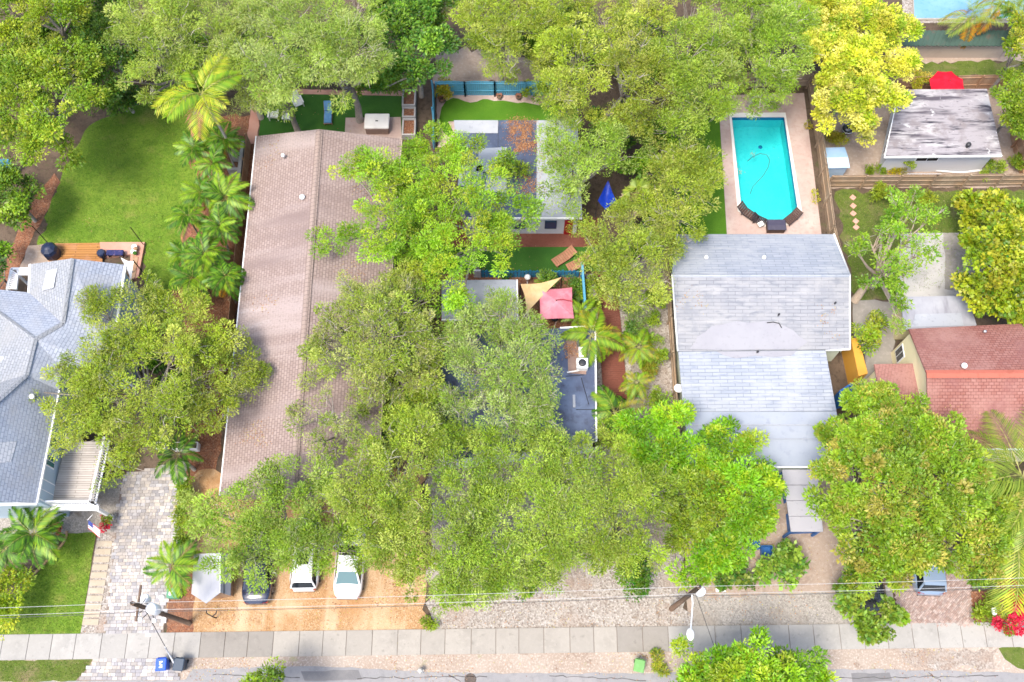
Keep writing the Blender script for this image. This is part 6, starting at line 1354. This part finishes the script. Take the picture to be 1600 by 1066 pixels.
tree('shrub', 'low plants along the pool fence', 'shrubyel', [(1273,306,6),(1262,200,6)], .7, cat='shrub', stem=False)
tree('shrub', 'understorey bushes behind turf with white chairs', 'dark', [(600,125,20),(570,138,14),(620,138,14),(560,120,16)], 2.4, cat='shrub')
tree('shrub', 'shaded bushes at far edge of the back lawn', 'dark', [(165,155,22),(195,165,14),(205,150,16)], 2.6, cat='shrub')

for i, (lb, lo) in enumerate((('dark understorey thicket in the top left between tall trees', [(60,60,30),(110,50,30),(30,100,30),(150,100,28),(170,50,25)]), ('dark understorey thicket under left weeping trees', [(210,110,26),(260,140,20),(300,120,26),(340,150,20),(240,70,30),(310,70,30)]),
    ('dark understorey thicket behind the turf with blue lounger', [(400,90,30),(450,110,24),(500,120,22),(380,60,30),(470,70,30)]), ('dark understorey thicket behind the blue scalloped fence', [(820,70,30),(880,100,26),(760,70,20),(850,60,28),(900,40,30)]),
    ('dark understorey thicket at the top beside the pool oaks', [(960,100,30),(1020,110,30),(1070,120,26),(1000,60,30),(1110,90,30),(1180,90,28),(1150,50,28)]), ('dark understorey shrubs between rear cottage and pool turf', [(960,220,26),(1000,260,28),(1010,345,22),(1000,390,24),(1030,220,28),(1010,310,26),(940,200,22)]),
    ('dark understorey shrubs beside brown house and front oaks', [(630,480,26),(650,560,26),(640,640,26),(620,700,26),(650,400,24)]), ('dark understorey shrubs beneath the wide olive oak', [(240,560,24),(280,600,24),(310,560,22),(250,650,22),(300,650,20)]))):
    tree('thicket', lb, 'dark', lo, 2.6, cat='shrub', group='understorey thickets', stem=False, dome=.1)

# ================================================================== PALMS
palm('tall golden green palm with one dead pink frond above back lawn', 322, 136, 9.5, 2.7, [('yellow', 4), ('lime', 3), ('yellow', 4), ('dead', 1)], el=(0, .8))
for i, (px, py, z, lb) in enumerate(((325,205,3.4,'green palm just below the golden palm'), (352,222,3.4,'green palm beside top left corner of brown roof'), (305,235,3.2,'green palm nearest lawn, below the top two'), (340,255,3.4,'green palm beside the grey block wall'),
    (318,300,3.2,'palm in middle of boundary row, lawn side, upper'), (350,310,3.4,'palm in middle of boundary row, roof side, upper'), (300,345,3.2,'palm in middle of boundary row, lawn side, lower'), (338,355,3.4,'palm in middle of boundary row, roof side, lower'),
    (285,405,3.0,'palm nearest the pink patio in boundary row'), (325,400,3.4,'palm in lower boundary row, roof side'), (350,440,3.2,'palm at lower right end of boundary row'), (305,440,3.0,'palm touching top of the wide olive oak'))):
    palm(lb, px, py, z + random.uniform(-.6, .5), 1.7, [('green', random.randint(11, 17)), ('lime', random.randint(3, 7))] + ([('orange', 2)] if i % 3 == 1 else [('dead', 1)] if i % 4 == 2 else []), el=(-.35, 1.2), tr=.07, group='boundary palms')
palm('green palm in the front bed, nearest the house door', 50, 838, 3.2, 2.0, [('green', 13), ('lime', 3)], group='front bed palms', el=(-.1, .9))
palm('green palm in the front bed at left edge of frame', 8, 858, 3.2, 1.9, [('green', 12), ('lime', 2)], group='front bed palms', el=(-.1, .9))
palm('green palm beside utility box and paver driveway', 268, 885, 2.6, 1.7, [('lime', 8), ('green', 4)], el=(0, .9))
palm('dark green palm at upper end of paver driveway', 282, 716, 3.0, 2.0, [('green', 10)], el=(-.1, .7))
palm('lime palm right of the pink parasol', 922, 522, 3.4, 2.0, [('lime', 10), ('gold', 4)], el=(-.25, .8))
palm('green palm below the lime palm beside navy roof', 955, 640, 3.0, 2.2, [('green', 7), ('gold', 3), ('lime', 4)], el=(-.2, .8))
palm('small lime palm right of the boardwalk, upper one', 998, 545, 2.0, 1.35, [('lime', 8), ('gold', 6)], el=(-.1, .9))
palm('small golden palm right of the boardwalk, lower one', 996, 595, 2.0, 1.35, [('gold', 9), ('lime', 5)], el=(-.1, .9))
palm('small golden palm at foot of navy roof', 938, 655, 2.2, 1.3, [('gold', 8)], el=(-.2, .6))
palm('small green palm behind the pink parasol', 905, 490, 1.8, 1.2, [('lime', 8)], el=(-.1, .8))
palm('fan palm with tan dead skirt right of blue tarp', 992, 302, 5.0, 1.7, [('fan', 9), ('fandead', 12)], name='fan_palm', el=(0, .9))
palm('coconut palm at right edge beside red roof', 1588, 735, 6.0, 4.2, [('coco', 11)], el=(-.1, .8))
palm('coconut palm at right edge below the first', 1600, 850, 5.5, 3.8, [('coco', 9), ('yellow', 2)], el=(-.2, .6))
palm('orange tinged palm before the pale blue pool', 1512, 22, 3.2, 2.2, [('orange', 4), ('coco', 5)], el=(-.2, .8))
palm('palm with dry fronds in the far right corner', 1560, 5, 4.5, 2.6, [('coco', 7), ('orange', 4)], el=(-.2, .8))
palm('green palm in the far right corner beside pool edge', 1590, 25, 3.5, 2.2, [('green', 7), ('orange', 2)], el=(-.2, .8))
palm('yellow striped bromeliad below the grey mailbox plants', 1571, 958, .5, .62, [('yellow', 10)], name='bromeliad', tr=.05, el=(.1, .8), cat='plant')
palm('dark palm in shadow behind the back lawn', 190, 150, 2.2, 1.8, [('green', 9)], el=(0, .9))
palm('small cycad beside picket fence and white lamp', 852, 440, .6, .8, [('cycad', 10)], name='cycad', tr=.08, el=(.1, .9), cat='plant')

# ================================================================== LEAF LITTER (uncountable)
def litter(name, label, regions, cols, size=.09):
    C = []
    for px, py, r, n, z in regions:
        for _ in range(n):
            if _ % 22 == 0: ox, oy, sg = random.gauss(0, r * .48), random.gauss(0, r * .42), random.uniform(.05, .3) * r
            p = W(px + ox + random.gauss(0, sg), py + oy + random.gauss(0, sg), z); C.append((p.x, p.y, z))
    C = np.array(C); n = len(C); A = rdir(n); A[:, 2] *= .15; N = rdir(n) * .3 + np.array([0, 0, 1.0])
    me = leaves_mesh(name, C, A, N, size * RNG.uniform(.6, 1.5, n), size * .6 * RNG.uniform(.6, 1.4, n), np.array(cols)[RNG.integers(0, len(cols), n)] * RNG.uniform(.8, 1.2, (n, 1)), 'leaf_thick')
    o = bpy.data.objects.new(name, me); COL.objects.link(o); tag(o, label, 'leaf litter', None, 'stuff')
def roof_litter(name, label, planes, cols, size=.09):
    C = []
    for pl_, spots in planes:
        for px, py, r, n in spots:
            for i in range(n):
                if i % 14 == 0: ox, oy, sg = random.gauss(0, r * .5), random.gauss(0, r * .5), random.uniform(.1, .4) * r
                C.append(tuple(onplane(*pl_, px + ox + random.gauss(0, sg), py + oy + random.gauss(0, sg), .02)))
    C = np.array(C); n = len(C); A = rdir(n); A[:, 2] *= .2; N = rdir(n) * .3 + np.array([0, 0, 1.0])
    o = bpy.data.objects.new(name, leaves_mesh(name, C, A, N, size * RNG.uniform(.6, 1.5, n), size * .6 * RNG.uniform(.6, 1.4, n), np.array(cols)[RNG.integers(0, len(cols), n)] * RNG.uniform(.8, 1.2, (n, 1)), 'leaf_thick')); COL.objects.link(o); tag(o, label, 'leaf litter', None, 'stuff')
roof_litter('shingle_litter', 'dry leaves caught on the shingle roofs', [(((400,213,2.9), (499,202,4.7), (343,775,2.9)), [(420,480,20,60),(400,680,30,160),(420,240,25,50)]), (((499,202,4.7), (628,217,2.9), (598,620,2.9)), [(570,300,30,160),(540,420,40,260),(500,640,30,160)]),
    (((1050,430,4.6), (1328,430,4.6), (1328,546,3.0)), [(1290,500,25,60),(1080,470,20,60)]), (((1448,583,5.8), (1740,582,5.8), (1452,702,3.9)), [(1500,660,30,160)])], [(.34,.18,.09),(.26,.13,.07),(.42,.34,.12)])
def grass(name, label, pxs, per, cols, ln=.10):
    poly = [W(*p) for p in pxs]; xs = [p.x for p in poly]; ys = [p.y for p in poly]; area = (max(xs) - min(xs)) * (max(ys) - min(ys)); k = int(area * per)
    C = np.stack([RNG.uniform(min(xs), max(xs), k), RNG.uniform(min(ys), max(ys), k), np.full(k, .012)], 1)
    C = C[[inpoly(Vector(p), poly) for p in C]]; n = len(C); A = rdir(n) * .8; A[:, 2] = np.abs(A[:, 2]) + .35
    v = .5 + .5 * np.sin(C[:, 0] * 1.3 + 2 * np.sin(C[:, 1] * .7)) * np.cos(C[:, 1] * .9 + C[:, 0] * .5); cc = np.array(cols); ci = np.clip((v * (len(cols) - 1) + RNG.normal(size=n) * .7).round().astype(int), 0, len(cols) - 1)
    o = bpy.data.objects.new(name, leaves_mesh(name, C, A, rdir(n), ln * RNG.uniform(.6, 1.5, n), .022 * RNG.uniform(.7, 1.5, n), cc[ci] * RNG.uniform(.75, 1.25, (n, 1)), 'leaf')); COL.objects.link(o); tag(o, label, 'grass', None, 'stuff')
GR_ = [(.10,.22,.018),(.15,.285,.026),(.19,.315,.035),(.25,.28,.07)]
grass('lawn_grass', 'short grass of the large back lawn', [(60,392),(75,332),(95,282),(110,242),(150,192),(210,167),(290,152),(322,172),(308,232),(298,302),(283,382),(258,468),(228,470),(226,388),(150,388)], 130, GR_)
grass('lawn_grass', 'short grass of the front lawn beside the path', [(-60,908),(20,932),(62,894),(100,850),(106,835),(149,834),(127,988),(-60,990)], 260, GR_)
grass('lawn_grass', 'rough grass of the side lawn with stepping stones', [(1307,302),(1600,300),(1600,430),(1500,448),(1337,468),(1320,382)], 90, GR_ + [(.26,.21,.10)], .13)
grass('lawn_grass', 'rough grass on the verge at far left', [(-60,1033),(144,1032),(122,1062),(-60,1066)], 200, GR_ + [(.26,.21,.10)])
BRN = [(.36,.17,.08),(.28,.12,.06),(.44,.26,.13),(.20,.09,.05)]
litter('roof_litter', 'brown fallen leaves on the navy roofs', [(812,205,22,1300,2.93),(818,225,20,900,2.93),(826,290,20,500,2.93),(890,545,18,350,3.19),(870,250,30,300,2.95)], BRN)
litter('ground_litter', 'scattered fallen leaves on lawns, gravel and verge', [(180,330,90,50,.03),(520,185,90,60,.05),(450,940,150,260,.03),(850,930,150,700,.03),(1200,900,110,700,.03),(660,1030,90,350,.02),(1000,1030,90,500,.02),(350,1035,70,350,.02),(1450,320,110,350,.03),(60,950,70,30,.03),(780,400,90,120,.06),(1450,1030,120,400,.02),(1150,260,30,40,.06),(1190,230,40,26,-.05),(520,960,90,300,.03),(350,955,40,160,.03),(620,930,40,260,.03),(450,480,100,0,.03)], BRN + [(.40,.36,.08),(.46,.36,.22)], .08)
print('LEAVES', NLEAF, 'OBJECTS', len(bpy.data.objects))
